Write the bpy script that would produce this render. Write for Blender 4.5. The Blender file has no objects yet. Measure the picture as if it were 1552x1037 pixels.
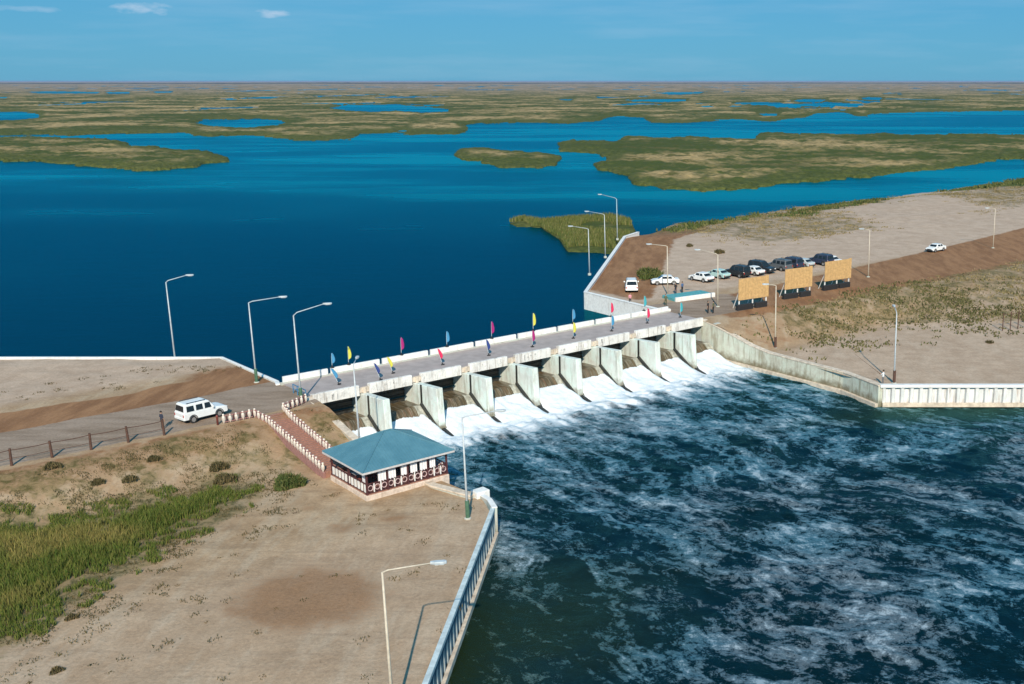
import bpy, bmesh, math, random
import numpy as np
from mathutils import Vector, Matrix
from mathutils.geometry import delaunay_2d_cdt
R = math.radians
S = bpy.context.scene
COL = S.collection
rnd = random.Random(7)
rng = np.random.default_rng(7)

# ------------------------------------------------------------------ camera
F_PX, CX, CY, HC = 1650., 1000., 518.5, 31.
PITCH = math.atan((CY-123)/F_PX)
cam = bpy.data.cameras.new('camera'); co = bpy.data.objects.new('camera', cam); COL.objects.link(co)
cam.sensor_width = 36; cam.lens = 36*F_PX/1552
cam.shift_x = -(CX-776)/1552
cam.clip_start = .5; cam.clip_end = 300000
co.location = (0, 0, HC); co.rotation_euler = (math.pi/2-PITCH, 0, 0)
S.camera = co
# ------------------------------------------------------------------ sky and sun
SUN_EL, SUN_FROM = 33., (.085, -1.)          # the sun stands behind the camera
W = bpy.data.worlds.new("World"); S.world = W; W.use_nodes = True
wn = W.node_tree.nodes; wl = W.node_tree.links; wn.clear()
wo = wn.new('ShaderNodeOutputWorld'); bg = wn.new('ShaderNodeBackground'); bg.inputs[1].default_value = .09
sky = wn.new('ShaderNodeTexSky'); sky.sky_type = 'NISHITA'; sky.sun_disc = False
sky.sun_elevation = R(SUN_EL); sky.sun_rotation = math.atan2(SUN_FROM[0], SUN_FROM[1])
sky.altitude = 0; sky.air_density = 1.0; sky.dust_density = .2; sky.ozone_density = 3.5
tint = wn.new('ShaderNodeMix'); tint.data_type = 'RGBA'; tint.blend_type = 'MULTIPLY'; tint.inputs[0].default_value = 1
tint.inputs[7].default_value = (.42, .74, 1.0, 1)
wl.new(sky.outputs[0], tint.inputs[6])
flat_ = wn.new('ShaderNodeMix'); flat_.data_type = 'RGBA'; flat_.inputs[0].default_value = .80; wl.new(tint.outputs[2], flat_.inputs[6]); flat_.inputs[7].default_value = (.50, 2.62, 4.55, 1)
tc = wn.new('ShaderNodeTexCoord')
def wmath(op, a, b=None):
    n = wn.new('ShaderNodeMath'); n.operation = op
    for i, v in enumerate((a, b)):
        if v is None: continue
        if isinstance(v, (int, float)): n.inputs[i].default_value = v
        else: wl.new(v, n.inputs[i])
    return n.outputs[0]
sep = wn.new('ShaderNodeSeparateXYZ'); wl.new(tc.outputs['Generated'], sep.inputs[0])
# thin cirrus veil and three small clouds (masks on the direction sphere)
mp = wn.new('ShaderNodeMapping'); mp.inputs['Scale'].default_value = (3, 3, 30); wl.new(tc.outputs['Generated'], mp.inputs[0])
ns = wn.new('ShaderNodeTexNoise'); ns.inputs['Scale'].default_value = 2.2; ns.inputs['Detail'].default_value = 6; ns.inputs['Roughness'].default_value = .55
wl.new(mp.outputs[0], ns.inputs['Vector'])
veil = wmath('MULTIPLY', wmath('SUBTRACT', ns.outputs[0], .48), .55)
veil = wmath('MAXIMUM', veil, 0)
mp2 = wn.new('ShaderNodeMapping'); mp2.inputs['Scale'].default_value = (60, 60, 170); wl.new(tc.outputs['Generated'], mp2.inputs[0])
ns2 = wn.new('ShaderNodeTexNoise'); ns2.inputs['Scale'].default_value = 1.; ns2.inputs['Detail'].default_value = 5; wl.new(mp2.outputs[0], ns2.inputs['Vector'])
tot = wmath('MULTIPLY', veil, 1)
for (ax, az, wx, wz, k) in ((-.412, .0565, .0260, .0048, 1.25), (-.322, .0548, .0135, .0040, 1.2), (-.4845, .0540, .022, .0026, .6)):
    dx = wmath('DIVIDE', wmath('SUBTRACT', sep.outputs[0], ax), wx)
    dz = wmath('DIVIDE', wmath('SUBTRACT', sep.outputs[2], az), wz)
    rr = wmath('ADD', wmath('MULTIPLY', dx, dx), wmath('MULTIPLY', dz, dz))
    m = wmath('SUBTRACT', wmath('ADD', 1.0, wmath('MULTIPLY', wmath('SUBTRACT', ns2.outputs[0], .5), 3.6)), rr)
    m = wmath('MAXIMUM', wmath('MINIMUM', wmath('MULTIPLY', m, .6), 1), 0)
    front = wmath('GREATER_THAN', sep.outputs[1], 0)
    tot = wmath('MAXIMUM', tot, wmath('MULTIPLY', wmath('MULTIPLY', m, k*.75), front))
cl = wn.new('ShaderNodeMix'); cl.data_type = 'RGBA'; wl.new(tot, cl.inputs[0]); wl.new(flat_.outputs[2], cl.inputs[6]); cl.inputs[7].default_value = (4.0, 5.2, 6.6, 1)
wl.new(cl.outputs[2], bg.inputs[0]); wl.new(bg.outputs[0], wo.inputs[0])
sl = bpy.data.lights.new('sun', 'SUN'); sl.energy = 3.7; sl.angle = R(.5); sl.color = (1, .885, .72)
so = bpy.data.objects.new('sun', sl); COL.objects.link(so)
sd = Vector((SUN_FROM[0], SUN_FROM[1], 0)).normalized()*math.cos(R(SUN_EL))+Vector((0, 0, math.sin(R(SUN_EL))))
so.rotation_euler = sd.to_track_quat('Z', 'Y').to_euler(); so.location = (0, -50, 80)
S.view_settings.view_transform = 'Standard'; S.view_settings.look = 'None'; S.view_settings.exposure = .46; S.view_settings.gamma = 1
S.cycles.max_bounces = 5; S.cycles.diffuse_bounces = 2; S.cycles.glossy_bounces = 3

# ------------------------------------------------------------------ frames: survey points of the place
def P(px, py, z=0.):                     # ground point of a surveyed bearing
    a = (px-CX)/F_PX; b = (CY-py)/F_PX
    d = (a, math.cos(PITCH)+b*math.sin(PITCH), -math.sin(PITCH)+b*math.cos(PITCH))
    k = (z-HC)/d[2]
    return Vector((a*k, d[1]*k, z))
OX, OY = -34.08, 105.73                  # near end of the bridge, downstream edge
U = (.7429, .6694); D = (.6694, -.7429)  # along the bridge / downstream
LEN = 53.2
def L(s, t, z=0.): return Vector((OX+s*U[0]+t*D[0], OY+s*U[1]+t*D[1], z))
def ST(x, y):
    a = x-OX; b = y-OY
    return a*U[0]+b*U[1], a*D[0]+b*D[1]
AU = math.atan2(U[1], U[0])
ZU, ZD, ZT = -2.2, -4.8, -2.5            # upstream water, downstream water, terraces
DK = .2                                  # deck level

# ------------------------------------------------------------------ helpers
def tag(o, label=None, cat=None, group=None, kind=None):
    if label: o['label'] = label
    if cat: o['category'] = cat
    if group: o['group'] = group
    if kind: o['kind'] = kind
    return o
def empty(name, loc=(0, 0, 0), rz=0., label=None, cat=None, group=None):
    o = bpy.data.objects.new(name, None); o.empty_display_size = .3; COL.objects.link(o)
    o.location = loc; o.rotation_euler = (0, 0, rz)
    return tag(o, label, cat, group)
def copy_tree(o, parent=None):
    c = o.copy(); COL.objects.link(c)
    if parent is not None:
        c.parent = parent
    for ch in list(o.children): copy_tree(ch, c)
    return c
class MB:
    def __init__(s): s.v = []; s.f = []; s.m = []; s.cur = 0
    def add(s, vs, fs):
        n = len(s.v); s.v += [tuple(v) for v in vs]; s.f += [tuple(i+n for i in f) for f in fs]; s.m += [s.cur]*len(fs)
    def box(s, x0, x1, y0, y1, z0, z1, M=None):
        vs = [Vector((x, y, z)) for z in (z0, z1) for y in (y0, y1) for x in (x0, x1)]
        if M is not None: vs = [M @ v for v in vs]
        s.add(vs, [(0, 2, 3, 1), (4, 5, 7, 6), (0, 1, 5, 4), (2, 6, 7, 3), (0, 4, 6, 2), (1, 3, 7, 5)])
    def bar(s, a, b, w, h=None, up=(0, 0, 1)):
        a = Vector(a); b = Vector(b); h = h or w; d = (b-a)
        ln = d.length; d.normalize(); upv = Vector(up)
        if abs(d.dot(upv)) > .99: upv = Vector((1, 0, 0))
        sx = d.cross(upv).normalized(); sz = sx.cross(d)
        vs = [p+sx*(i*w/2)+sz*(j*h/2) for p in (a, b) for i, j in ((-1, -1), (1, -1), (1, 1), (-1, 1))]
        s.add(vs, [(0, 1, 2, 3), (7, 6, 5, 4), (0, 4, 5, 1), (1, 5, 6, 2), (2, 6, 7, 3), (3, 7, 4, 0)])
    def tube(s, pts, rad, n=8, cap=True):
        pts = [Vector(p) for p in pts]
        if isinstance(rad, (int, float)): rad = [rad]*len(pts)
        base = []; last = None
        vs = []; fs = []
        for i, p in enumerate(pts):
            d = (pts[min(i+1, len(pts)-1)]-pts[max(i-1, 0)]).normalized()
            ref = last if last is not None else (Vector((1, 0, 0)) if abs(d.z) > .7 else Vector((0, 0, 1)))
            x = (ref-d*ref.dot(d)).normalized(); y = d.cross(x); last = x
            for k in range(n):
                a = 2*math.pi*k/n; vs.append(p+x*(math.cos(a)*rad[i])+y*(math.sin(a)*rad[i]))
        for i in range(len(pts)-1):
            for k in range(n):
                fs.append((i*n+k, i*n+(k+1) % n, (i+1)*n+(k+1) % n, (i+1)*n+k))
        if cap: fs.append(tuple(range(n))[::-1]); fs.append(tuple((len(pts)-1)*n+k for k in range(n)))
        s.add(vs, fs)
    def lathe(s, prof, c=(0, 0, 0), n=10):
        s.tube([(c[0], c[1], c[2]+z) for r, z in prof], [max(r, .002) for r, z in prof], n)
    def prism(s, poly, z0, z1, M=None):
        n = len(poly); vs = [Vector((x, y, z0)) for x, y in poly]+[Vector((x, y, z1)) for x, y in poly]
        if M is not None: vs = [M @ v for v in vs]
        s.add(vs, [tuple(range(n))[::-1], tuple(range(n, 2*n))]+[(i, (i+1) % n, n+(i+1) % n, n+i) for i in range(n)])
    def build(s, name, mat, parent=None, smooth=False, bevel=0.):
        me = bpy.data.meshes.new(name); me.from_pydata(s.v, [], s.f)
        mats = mat if isinstance(mat, (list, tuple)) else [mat]
        for m in mats: me.materials.append(m)
        if len(mats) > 1: me.polygons.foreach_set('material_index', s.m)
        bm = bmesh.new(); bm.from_mesh(me); bmesh.ops.recalc_face_normals(bm, faces=bm.faces); bm.to_mesh(me); bm.free()
        if smooth: me.polygons.foreach_set('use_smooth', [True]*len(me.polygons))
        me.update()
        o = bpy.data.objects.new(name, me); COL.objects.link(o)
        if parent is not None: o.parent = parent
        if bevel:
            b = o.modifiers.new('bevel', 'BEVEL'); b.width = bevel; b.segments = 2; b.limit_method = 'ANGLE'
        return o
def npmesh(name, V, Fq, mat, parent=None, smooth=True, attrs=None):
    me = bpy.data.meshes.new(name); V = np.asarray(V, np.float32); Fq = np.asarray(Fq, np.int32)
    k = Fq.shape[1]
    me.vertices.add(len(V)); me.vertices.foreach_set('co', V.ravel())
    me.loops.add(Fq.size); me.loops.foreach_set('vertex_index', Fq.ravel())
    me.polygons.add(len(Fq)); me.polygons.foreach_set('loop_start', np.arange(0, Fq.size, k, dtype=np.int32))
    me.polygons.foreach_set('loop_total', np.full(len(Fq), k, np.int32))
    if smooth: me.polygons.foreach_set('use_smooth', np.ones(len(Fq), bool))
    me.update(calc_edges=True); me.validate()
    for nm, c in (attrs or {}).items():
        a = me.attributes.new(nm, 'FLOAT_COLOR', 'POINT')
        c = np.asarray(c, np.float32)
        if c.shape[1] == 3: c = np.hstack([c, np.ones((len(c), 1), np.float32)])
        a.data.foreach_set('color', c.ravel())
    me.materials.append(mat)
    o = bpy.data.objects.new(name, me); COL.objects.link(o)
    if parent is not None: o.parent = parent
    return o

# numpy noise
_perm = rng.permutation(512)
_grad = rng.uniform(0, 2*np.pi, 512)
def perlin(x, y, seed=0):
    x = np.asarray(x, float)+seed*17.3; y = np.asarray(y, float)+seed*9.7
    xi = np.floor(x).astype(int); yi = np.floor(y).astype(int); xf = x-xi; yf = y-yi
    def g(ix, iy, dx, dy):
        a = _grad[(_perm[(ix % 512)]+iy*57) % 512]; return np.cos(a)*dx+np.sin(a)*dy
    w = lambda t: t*t*t*(t*(t*6-15)+10)
    u = w(xf); v = w(yf)
    a = g(xi, yi, xf, yf)*(1-u)+g(xi+1, yi, xf-1, yf)*u
    b = g(xi, yi+1, xf, yf-1)*(1-u)+g(xi+1, yi+1, xf-1, yf-1)*u
    return (a*(1-v)+b*v)*1.5
def fbm(x, y, o=4, seed=0, r=.5):
    s = 0; a = 1; n = 0
    for i in range(o):
        s = s+a*perlin(x*2**i, y*2**i, seed+i*3); n += a; a *= r
    return s/n
def sm(x, a, b):
    t = np.clip((np.asarray(x, float)-a)/(b-a), 0, 1); return t*t*(3-2*t)
def inpoly(x, y, poly):
    x = np.asarray(x, float); y = np.asarray(y, float); r = np.zeros(x.shape, bool); n = len(poly)
    for i in range(n):
        x0, y0 = poly[i][0], poly[i][1]; x1, y1 = poly[(i+1) % n][0], poly[(i+1) % n][1]
        if y0 == y1: continue
        c = ((y0 > y) != (y1 > y)) & (x < (x1-x0)*(y-y0)/(y1-y0)+x0)
        r ^= c
    return r
def pdist(x, y, line, closed=False):
    x = np.asarray(x, float); y = np.asarray(y, float); best = np.full(x.shape, 1e9)
    n = len(line)
    for i in range(n if closed else n-1):
        ax, ay = line[i][0], line[i][1]; bx, by = line[(i+1) % n][0], line[(i+1) % n][1]
        dx, dy = bx-ax, by-ay; k = np.clip(((x-ax)*dx+(y-ay)*dy)/(dx*dx+dy*dy+1e-9), 0, 1)
        best = np.minimum(best, np.hypot(x-ax-k*dx, y-ay-k*dy))
    return best

# ------------------------------------------------------------------ materials
class NT:
    def __init__(s, name):
        s.m = bpy.data.materials.new(name); s.m.use_nodes = True; s.n = s.m.node_tree.nodes; s.l = s.m.node_tree.links
        s.b = s.n['Principled BSDF']; s.tc = s.n.new('ShaderNodeTexCoord')
    def put(s, v, inp):
        if isinstance(v, (int, float)): inp.default_value = v
        elif isinstance(v, (tuple, list)): inp.default_value = tuple(v)+((1,) if len(v) == 3 and len(inp.default_value) == 4 else ())
        else: s.l.new(v, inp)
    def math(s, op, a, b=0., c=None, clamp=False):
        n = s.n.new('ShaderNodeMath'); n.operation = op; n.use_clamp = clamp; s.put(a, n.inputs[0]); s.put(b, n.inputs[1])
        if c is not None: s.put(c, n.inputs[2])
        return n.outputs[0]
    def noise(s, scale, detail=4, rough=.55, sc=(1, 1, 1), rot=(0, 0, 0), dist=0., coord='Object', src=None, w=0):
        m = s.n.new('ShaderNodeMapping'); m.inputs['Scale'].default_value = sc; m.inputs['Rotation'].default_value = rot; m.inputs['Location'].default_value = (w, w*.7, w*.3)
        s.l.new(src if src is not None else s.tc.outputs[coord], m.inputs[0])
        n = s.n.new('ShaderNodeTexNoise'); n.inputs['Scale'].default_value = scale; n.inputs['Detail'].default_value = detail
        n.inputs['Roughness'].default_value = rough; n.inputs['Distortion'].default_value = dist
        s.l.new(m.outputs[0], n.inputs['Vector']); return n.outputs[0]
    def ramp(s, v, a, b, x=0., y=1.):
        n = s.n.new('ShaderNodeMapRange'); n.inputs[1].default_value = a; n.inputs[2].default_value = b; n.inputs[3].default_value = x; n.inputs[4].default_value = y
        n.interpolation_type = 'SMOOTHSTEP'; s.put(v, n.inputs[0]); return n.outputs[0]
    def mix(s, f, a, b, mode='MIX'):
        n = s.n.new('ShaderNodeMix'); n.data_type = 'RGBA'; n.blend_type = mode; s.put(f, n.inputs[0]); s.put(a, n.inputs[6]); s.put(b, n.inputs[7]); return n.outputs[2]
    def attr(s, name):
        n = s.n.new('ShaderNodeAttribute'); n.attribute_name = name; sp = s.n.new('ShaderNodeSeparateColor'); s.l.new(n.outputs['Color'], sp.inputs[0])
        return n.outputs['Color'], sp.outputs[0], sp.outputs[1], sp.outputs[2]
    def bump(s, h, strength=.4, dist=.05):
        n = s.n.new('ShaderNodeBump'); n.inputs['Strength'].default_value = strength; n.inputs['Distance'].default_value = dist
        s.put(h, n.inputs['Height']); s.l.new(n.outputs[0], s.b.inputs['Normal'])
    def out(s, col=None, rough=None, metal=None):
        if col is not None: s.put(col, s.b.inputs['Base Color'])
        if rough is not None: s.put(rough, s.b.inputs['Roughness'])
        if metal is not None: s.put(metal, s.b.inputs['Metallic'])
        return s.m
def water_out(t, col, rough, tintc, k):
    n = t.n; l = t.l; bump = None
    for nd in n:
        if nd.type == 'BUMP': bump = nd
    df = n.new('ShaderNodeBsdfDiffuse'); gl = n.new('ShaderNodeBsdfGlossy'); fr = n.new('ShaderNodeFresnel'); mx = n.new('ShaderNodeMixShader')
    fr.inputs['IOR'].default_value = 1.33; gl.inputs['Color'].default_value = tintc+(1,)
    t.put(col, df.inputs['Color']); t.put(rough, gl.inputs['Roughness'])
    if bump:
        for nd in (df, gl, fr): l.new(bump.outputs[0], nd.inputs['Normal'])
    l.new(t.math('MULTIPLY', fr.outputs[0], k), mx.inputs[0]); l.new(df.outputs[0], mx.inputs[1]); l.new(gl.outputs[0], mx.inputs[2])
    out = [nd for nd in n if nd.type == 'OUTPUT_MATERIAL'][0]; l.new(mx.outputs[0], out.inputs['Surface']); n.remove(t.b)
    return t.m
_mc = {}
def mat(name, c, rough=.6, var=.25, scale=2., metal=0., dirt=None, dk=.3, spec=None):
    if name in _mc: return _mc[name]
    t = NT(name)
    a = t.noise(scale, 5, .6)
    col = t.mix(t.ramp(a, .3, .7), tuple(x*(1-var) for x in c), tuple(min(1, x*(1+var*.6)) for x in c))
    if dirt:
        d = t.noise(scale*.6, 6, .65, sc=(1, 1, .25), w=5)
        col = t.mix(t.math('MULTIPLY', t.ramp(d, .5, .72), dk), col, dirt)
    _mc[name] = t.out(col, rough, metal)
    if spec is not None: t.b.inputs['Specular IOR Level'].default_value = spec
    return _mc[name]
def concrete(name, c, stain, amt=.6, green=None):
    t = NT(name)
    oi0 = t.n.new('ShaderNodeObjectInfo'); rv = t.math('MULTIPLY', oi0.outputs['Random'], 37.)
    vm = t.n.new('ShaderNodeVectorMath'); vm.operation = 'ADD'; t.l.new(t.tc.outputs['Object'], vm.inputs[0]); t.l.new(rv, vm.inputs[1])
    a = t.noise(.9, 6, .65, src=vm.outputs[0]); b = t.noise(5, 5, .7, w=3, src=vm.outputs[0])
    col = t.mix(t.ramp(a, .3, .7), tuple(x*.78 for x in c), c)
    st = t.noise(1.6, 6, .72, sc=(1, 1, .13), w=9, src=vm.outputs[0])
    if green: col = t.mix(t.math('MULTIPLY', t.ramp(a, .42, .62), .55), col, green)
    col = t.mix(t.math('MULTIPLY', t.ramp(st, .48, .66), amt), col, stain)
    col = t.mix(t.math('MULTIPLY', t.ramp(b, .58, .75), amt*.6), col, tuple(x*.6 for x in stain))
    # water line stain, a brown band just above each pool
    sp = t.n.new('ShaderNodeSeparateXYZ'); g = t.n.new('ShaderNodeNewGeometry'); t.l.new(g.outputs['Position'], sp.inputs[0])
    h = t.math('ADD', sp.outputs[2], t.math('MULTIPLY', t.math('SUBTRACT', a, .5), 2.2))
    col = t.mix(t.math('MULTIPLY', t.ramp(h, -3.3, -4.5), .85), col, (.13, .10, .045))
    t.bump(b, .5, .04)
    oi = t.n.new('ShaderNodeObjectInfo'); col = t.mix(t.ramp(oi.outputs['Random'], 0, 1, .0, .22), col, tuple(x*.72 for x in c))
    return t.out(col, .85)
M = {}
M['conc'] = concrete('pale_concrete', (.62, .63, .57), (.24, .20, .15), .5, (.48, .60, .52))
M['pier'] = concrete('pier_concrete', (.82, .86, .80), (.30, .29, .22), .6, (.64, .82, .76))
M['wingc'] = concrete('wing_wall_concrete', (.68, .67, .56), (.24, .19, .11), .65, (.58, .66, .56))
M['fascia'] = concrete('fascia_concrete', (.86, .84, .80), (.24, .19, .15), .8)
M['white'] = mat('white_paint', (.84, .84, .82), .55, .1, 3, dirt=(.4, .35, .28), dk=.35)
M['deck'] = mat('worn_deck_surface', (.40, .345, .33), .9, .14, .9, dirt=(.27, .22, .2), dk=.35)
M['coping'] = mat('coping_concrete', (.66, .56, .45), .85, .25, 2., dirt=(.3, .2, .14), dk=.5)
M['teal'] = mat('teal_paint', (.10, .36, .38), .5, .2, 2)
M['black'] = mat('black_rubber', (.02, .02, .022), .7, .3, 8)
M['steel'] = mat('dark_wet_steel', (.028, .03, .028), .5, .5, 3, dirt=(.08, .05, .03), dk=.6)
M['galv'] = mat('lamp_pole_paint', (.50, .56, .60), .45, .15, 4, dirt=(.4, .35, .3), dk=.3)
M['tanpole'] = mat('cream_pole_paint', (.58, .52, .42), .55, .15, 4)
M['green'] = mat('green_sleeve_paint', (.07, .16, .10), .6, .3, 4)
M['glass_l'] = mat('lamp_glass', (.75, .8, .82), .2, .05, 4)
M['wood'] = mat('brown_wood', (.10, .05, .035), .8, .4, 9)
M['rust'] = mat('red_brown_paint', (.22, .06, .05), .7, .3, 4)

# ------------------------------------------------------------------ ground
def ground_material():
    t = NT('ground_soil')
    c, road, brown, scrub = t.attr('zone'); c2, pale, stain, dark_spot = t.attr('zone2'); c3, lush, gg3, bb3 = t.attr('zone3')
    big = t.noise(.06, 5, .6); mid = t.noise(.45, 6, .65, w=4); fine = t.noise(4.5, 6, .7, w=8); vf = t.noise(22, 3, .6, w=2)
    drag = t.noise(.8, 5, .6, sc=(1, .22, 1), rot=(0, 0, -.5), w=6)
    col = t.mix(t.ramp(mid, .3, .7), (.39, .26, .155), (.55, .39, .25))
    col = t.mix(t.math('MULTIPLY', t.ramp(big, .44, .6), .7), col, (.41, .275, .165))
    col = t.mix(t.math('MULTIPLY', t.ramp(drag, .45, .66), .5), col, (.54, .43, .31))
    arc = t.noise(.35, 3, .5, sc=(.25, 2.6, 1), rot=(0, 0, .35), dist=1.2, w=31)
    col = t.mix(t.math('MULTIPLY', t.ramp(arc, .57, .62), .28), col, (.27, .18, .11))
    col = t.mix(t.math('MULTIPLY', pale, .8), col, t.mix(t.ramp(mid, .3, .7), (.50, .375, .29), (.63, .49, .39)))
    e = t.math('ADD', t.math('MULTIPLY', t.math('SUBTRACT', mid, .5), .9), t.math('MULTIPLY', t.math('SUBTRACT', fine, .5), .35))
    br = t.ramp(t.math('ADD', brown, e), .38, .66)
    col = t.mix(br, col, t.mix(t.ramp(drag, .3, .7), (.25, .125, .062), (.38, .205, .105)))
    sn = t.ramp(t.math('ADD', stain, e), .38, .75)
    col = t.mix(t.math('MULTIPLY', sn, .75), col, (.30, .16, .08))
    sc = t.ramp(t.math('ADD', scrub, t.math('MULTIPLY', e, 1.5)), .42, .72)
    tuft = t.ramp(t.noise(1.3, 5, .7, dist=.6, w=12), .42, .6)
    col = t.mix(t.math('MULTIPLY', sc, .85), col, t.mix(tuft, (.27, .20, .10), (.085, .085, .028)))
    lu = t.ramp(t.math('ADD', lush, t.math('MULTIPLY', e, .9)), .38, .62)
    col = t.mix(lu, col, t.mix(tuft, (.05, .085, .018), (.13, .14, .035)))
    rd = t.ramp(t.math('ADD', road, t.math('MULTIPLY', e, .45)), .42, .6)
    trk = t.noise(.5, 4, .6, sc=(.35, 1.3, 1), rot=(0, 0, -AU), w=3)
    col = t.mix(rd, col, t.mix(t.ramp(trk, .35, .65), (.28, .205, .15), (.38, .29, .225)))
    dp = t.ramp(t.math('ADD', dark_spot, t.math('MULTIPLY', e, .6)), .4, .7)
    col = t.mix(t.math('MULTIPLY', dp, .7), col, (.14, .085, .045))
    spot = t.ramp(t.noise(3.2, 5, .7, w=21), .58, .70)
    col = t.mix(t.math('MULTIPLY', spot, .38), col, (.16, .115, .06))
    col = t.mix(t.ramp(fine, .3, .7), t.mix(.76, (0, 0, 0), col), col); peb = t.ramp(vf, .62, .72); col = t.mix(t.math('MULTIPLY', peb, .35), col, (.62, .54, .44))
    h = t.math('ADD', t.math('MULTIPLY', mid, .6), t.math('ADD', t.math('MULTIPLY', fine, .35), t.math('MULTIPLY', vf, .12)))
    t.bump(h, .55, .22)
    t.b.inputs['Specular IOR Level'].default_value = .15
    return t.out(col, .95)
M['ground'] = ground_material()
LIP = [(-420, 121.4), (-50.5, 121.4), (-40.6, 110.6)]
WLE = L(.2, 28.6)
polyL = [(-420, 121.2), (-50.6, 121.2), (-40.9, 110.9), L(-1.2, -6.4)[:2], L(-1.2, 0)[:2], L(-.9, 15)[:2], WLE[:2], (-13.6, 81.5), (-13.3, 76), (-13.3, -60), (-420, -60)]
SHORE = [P(x, y, ZU)[:2] for x, y in ((958, 352), (975, 343), (1000, 337), (1060, 333), (1120, 324), (1180, 313), (1250, 306), (1320, 298), (1400, 289), (1480, 277), (1552, 265), (1640, 250))]
polyR = [L(LEN, 0)[:2], L(LEN, -7.0)[:2], (-10.9, 159.7), (-7.0, 218.9)]+SHORE+[(460, 560), (460, 118.0), (25.4, 118.0), L(53.9, 12)[:2]]
UPR = [L(LEN, -7)[:2], (0., 149.8), (-11.3, 159.5), (-7.3, 220)]
def zL(x, y):
    s, t = ST(x, y)
    z = -2.5*sm(t+.8*perlin(x*.12, y*.12, 2), 2.6, 12.0)
    z = z+.09*fbm(x*.25, y*.25, 3, 4)*sm(t, 2, 8)+.12*fbm(x*.2, y*.2, 3, 9)*sm(-t, 14, 20)
    z = z+.16*np.exp(-((s+1)/3.)**2)*(t < 1.5)
    return z-.12*sm(pdist(x, y, LIP), 4, 0)
def zR(x, y):
    s, t = ST(x, y)
    b = 11.5+np.maximum(0, s-78)*.72
    z = -2.5*sm(t, 1.6, b)
    far = sm(s, 90, 150)
    z = z+.35*fbm(x*.08, y*.08, 4, 6)*sm(np.abs(t-6), 30, 60)*far+.22*fbm(x*.22, y*.22, 3, 8)*sm(t, 3, 8)*sm(b+4-t, 0, 6)
    z = z+.15*np.exp(-((s-LEN)/3.)**2)*(t < 1.5)
    ds = pdist(x, y, SHORE)
    return z*1-(2.5)*sm(ds, 26, 0)*(t < -20)
GREEN = [[P(x, y, -1)[:2] for x, y in g] for g in ([(1190, 331), (1235, 312), (1330, 300), (1345, 304), (1300, 314), (1250, 322), (1210, 334)], [(1010, 343), (1060, 336), (1120, 326), (1150, 318), (1150, 322), (1110, 334), (1050, 347)], [(1420, 288), (1500, 277), (1552, 266), (1640, 255), (1640, 268), (1552, 285), (1450, 290)])]
def lushf(x, y):
    g = np.zeros_like(x)
    for q in GREEN:
        g = np.maximum(g, np.where(inpoly(x, y, q), 1, sm(pdist(x, y, q, True), 5, 0)*.6))
    return g
def land(name, poly, step, zf, zones, bound, label=None, dense=None):
    # poly densified, CDT with interior grid points
    pts = []
    n = len(poly)
    for i in range(n):
        a = Vector(poly[i]); b = Vector(poly[(i+1) % n]); k = max(1, int((b-a).length/(step*2)))
        for j in range(k): pts.append(a.lerp(b, j/k))
    k = len(pts); edges = [(i, (i+1) % k) for i in range(k)]
    x0, x1, y0, y1 = bound
    gx, gy = np.meshgrid(np.arange(x0, x1, step), np.arange(y0, y1, step))
    gx = gx+rng.uniform(-.2, .2, gx.shape)*step; gy = gy+rng.uniform(-.2, .2, gy.shape)*step
    gx = gx.ravel(); gy = gy.ravel()
    ok = inpoly(gx, gy, poly) & (pdist(gx, gy, poly, True) > step*.5)
    P2 = [(a, b) for a, b in zip(gx[ok], gy[ok])]
    st2 = step*7
    gx, gy = np.meshgrid(np.arange(min(p[0] for p in poly), max(p[0] for p in poly), st2), np.arange(min(p[1] for p in poly), max(p[1] for p in poly), st2))
    gx = gx.ravel(); gy = gy.ravel()
    ok = inpoly(gx, gy, poly) & (pdist(gx, gy, poly, True) > step) & ~((gx > x0) & (gx < x1) & (gy > y0) & (gy < y1))
    P2 += [(a, b) for a, b in zip(gx[ok], gy[ok])]
    res = delaunay_2d_cdt([p.copy() for p in pts]+[Vector(p) for p in P2], edges, [list(range(k))], 1, 1e-4)
    v = np.array([[p.x, p.y] for p in res[0]]); fs = np.array([f for f in res[2] if len(f) == 3])
    z = zf(v[:, 0], v[:, 1])
    V = np.column_stack([v, z])
    a, b, c = v[fs[:, 0]], v[fs[:, 1]], v[fs[:, 2]]
    cr = (b-a)[:, 0]*(c-a)[:, 1]-(b-a)[:, 1]*(c-a)[:, 0]
    fs[cr < 0] = fs[cr < 0][:, ::-1]
    z1, z2 = zones(v[:, 0], v[:, 1]); z3 = lushf(v[:, 0], v[:, 1])
    o = npmesh(name, V, fs, M['ground'], attrs={'zone': z1, 'zone2': z2, 'zone3': np.column_stack([z3, z3, z3])})
    return tag(o, label, 'ground', kind='structure')
REED = [P(x, y, ZT)[:2] for x, y in ((-60, 800), (60, 798), (140, 785), (230, 765), (300, 748), (335, 738), (358, 741), (364, 752), (340, 772), (290, 800), (230, 830), (190, 855), (140, 880), (80, 925), (0, 970), (-80, 1010))]
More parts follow.
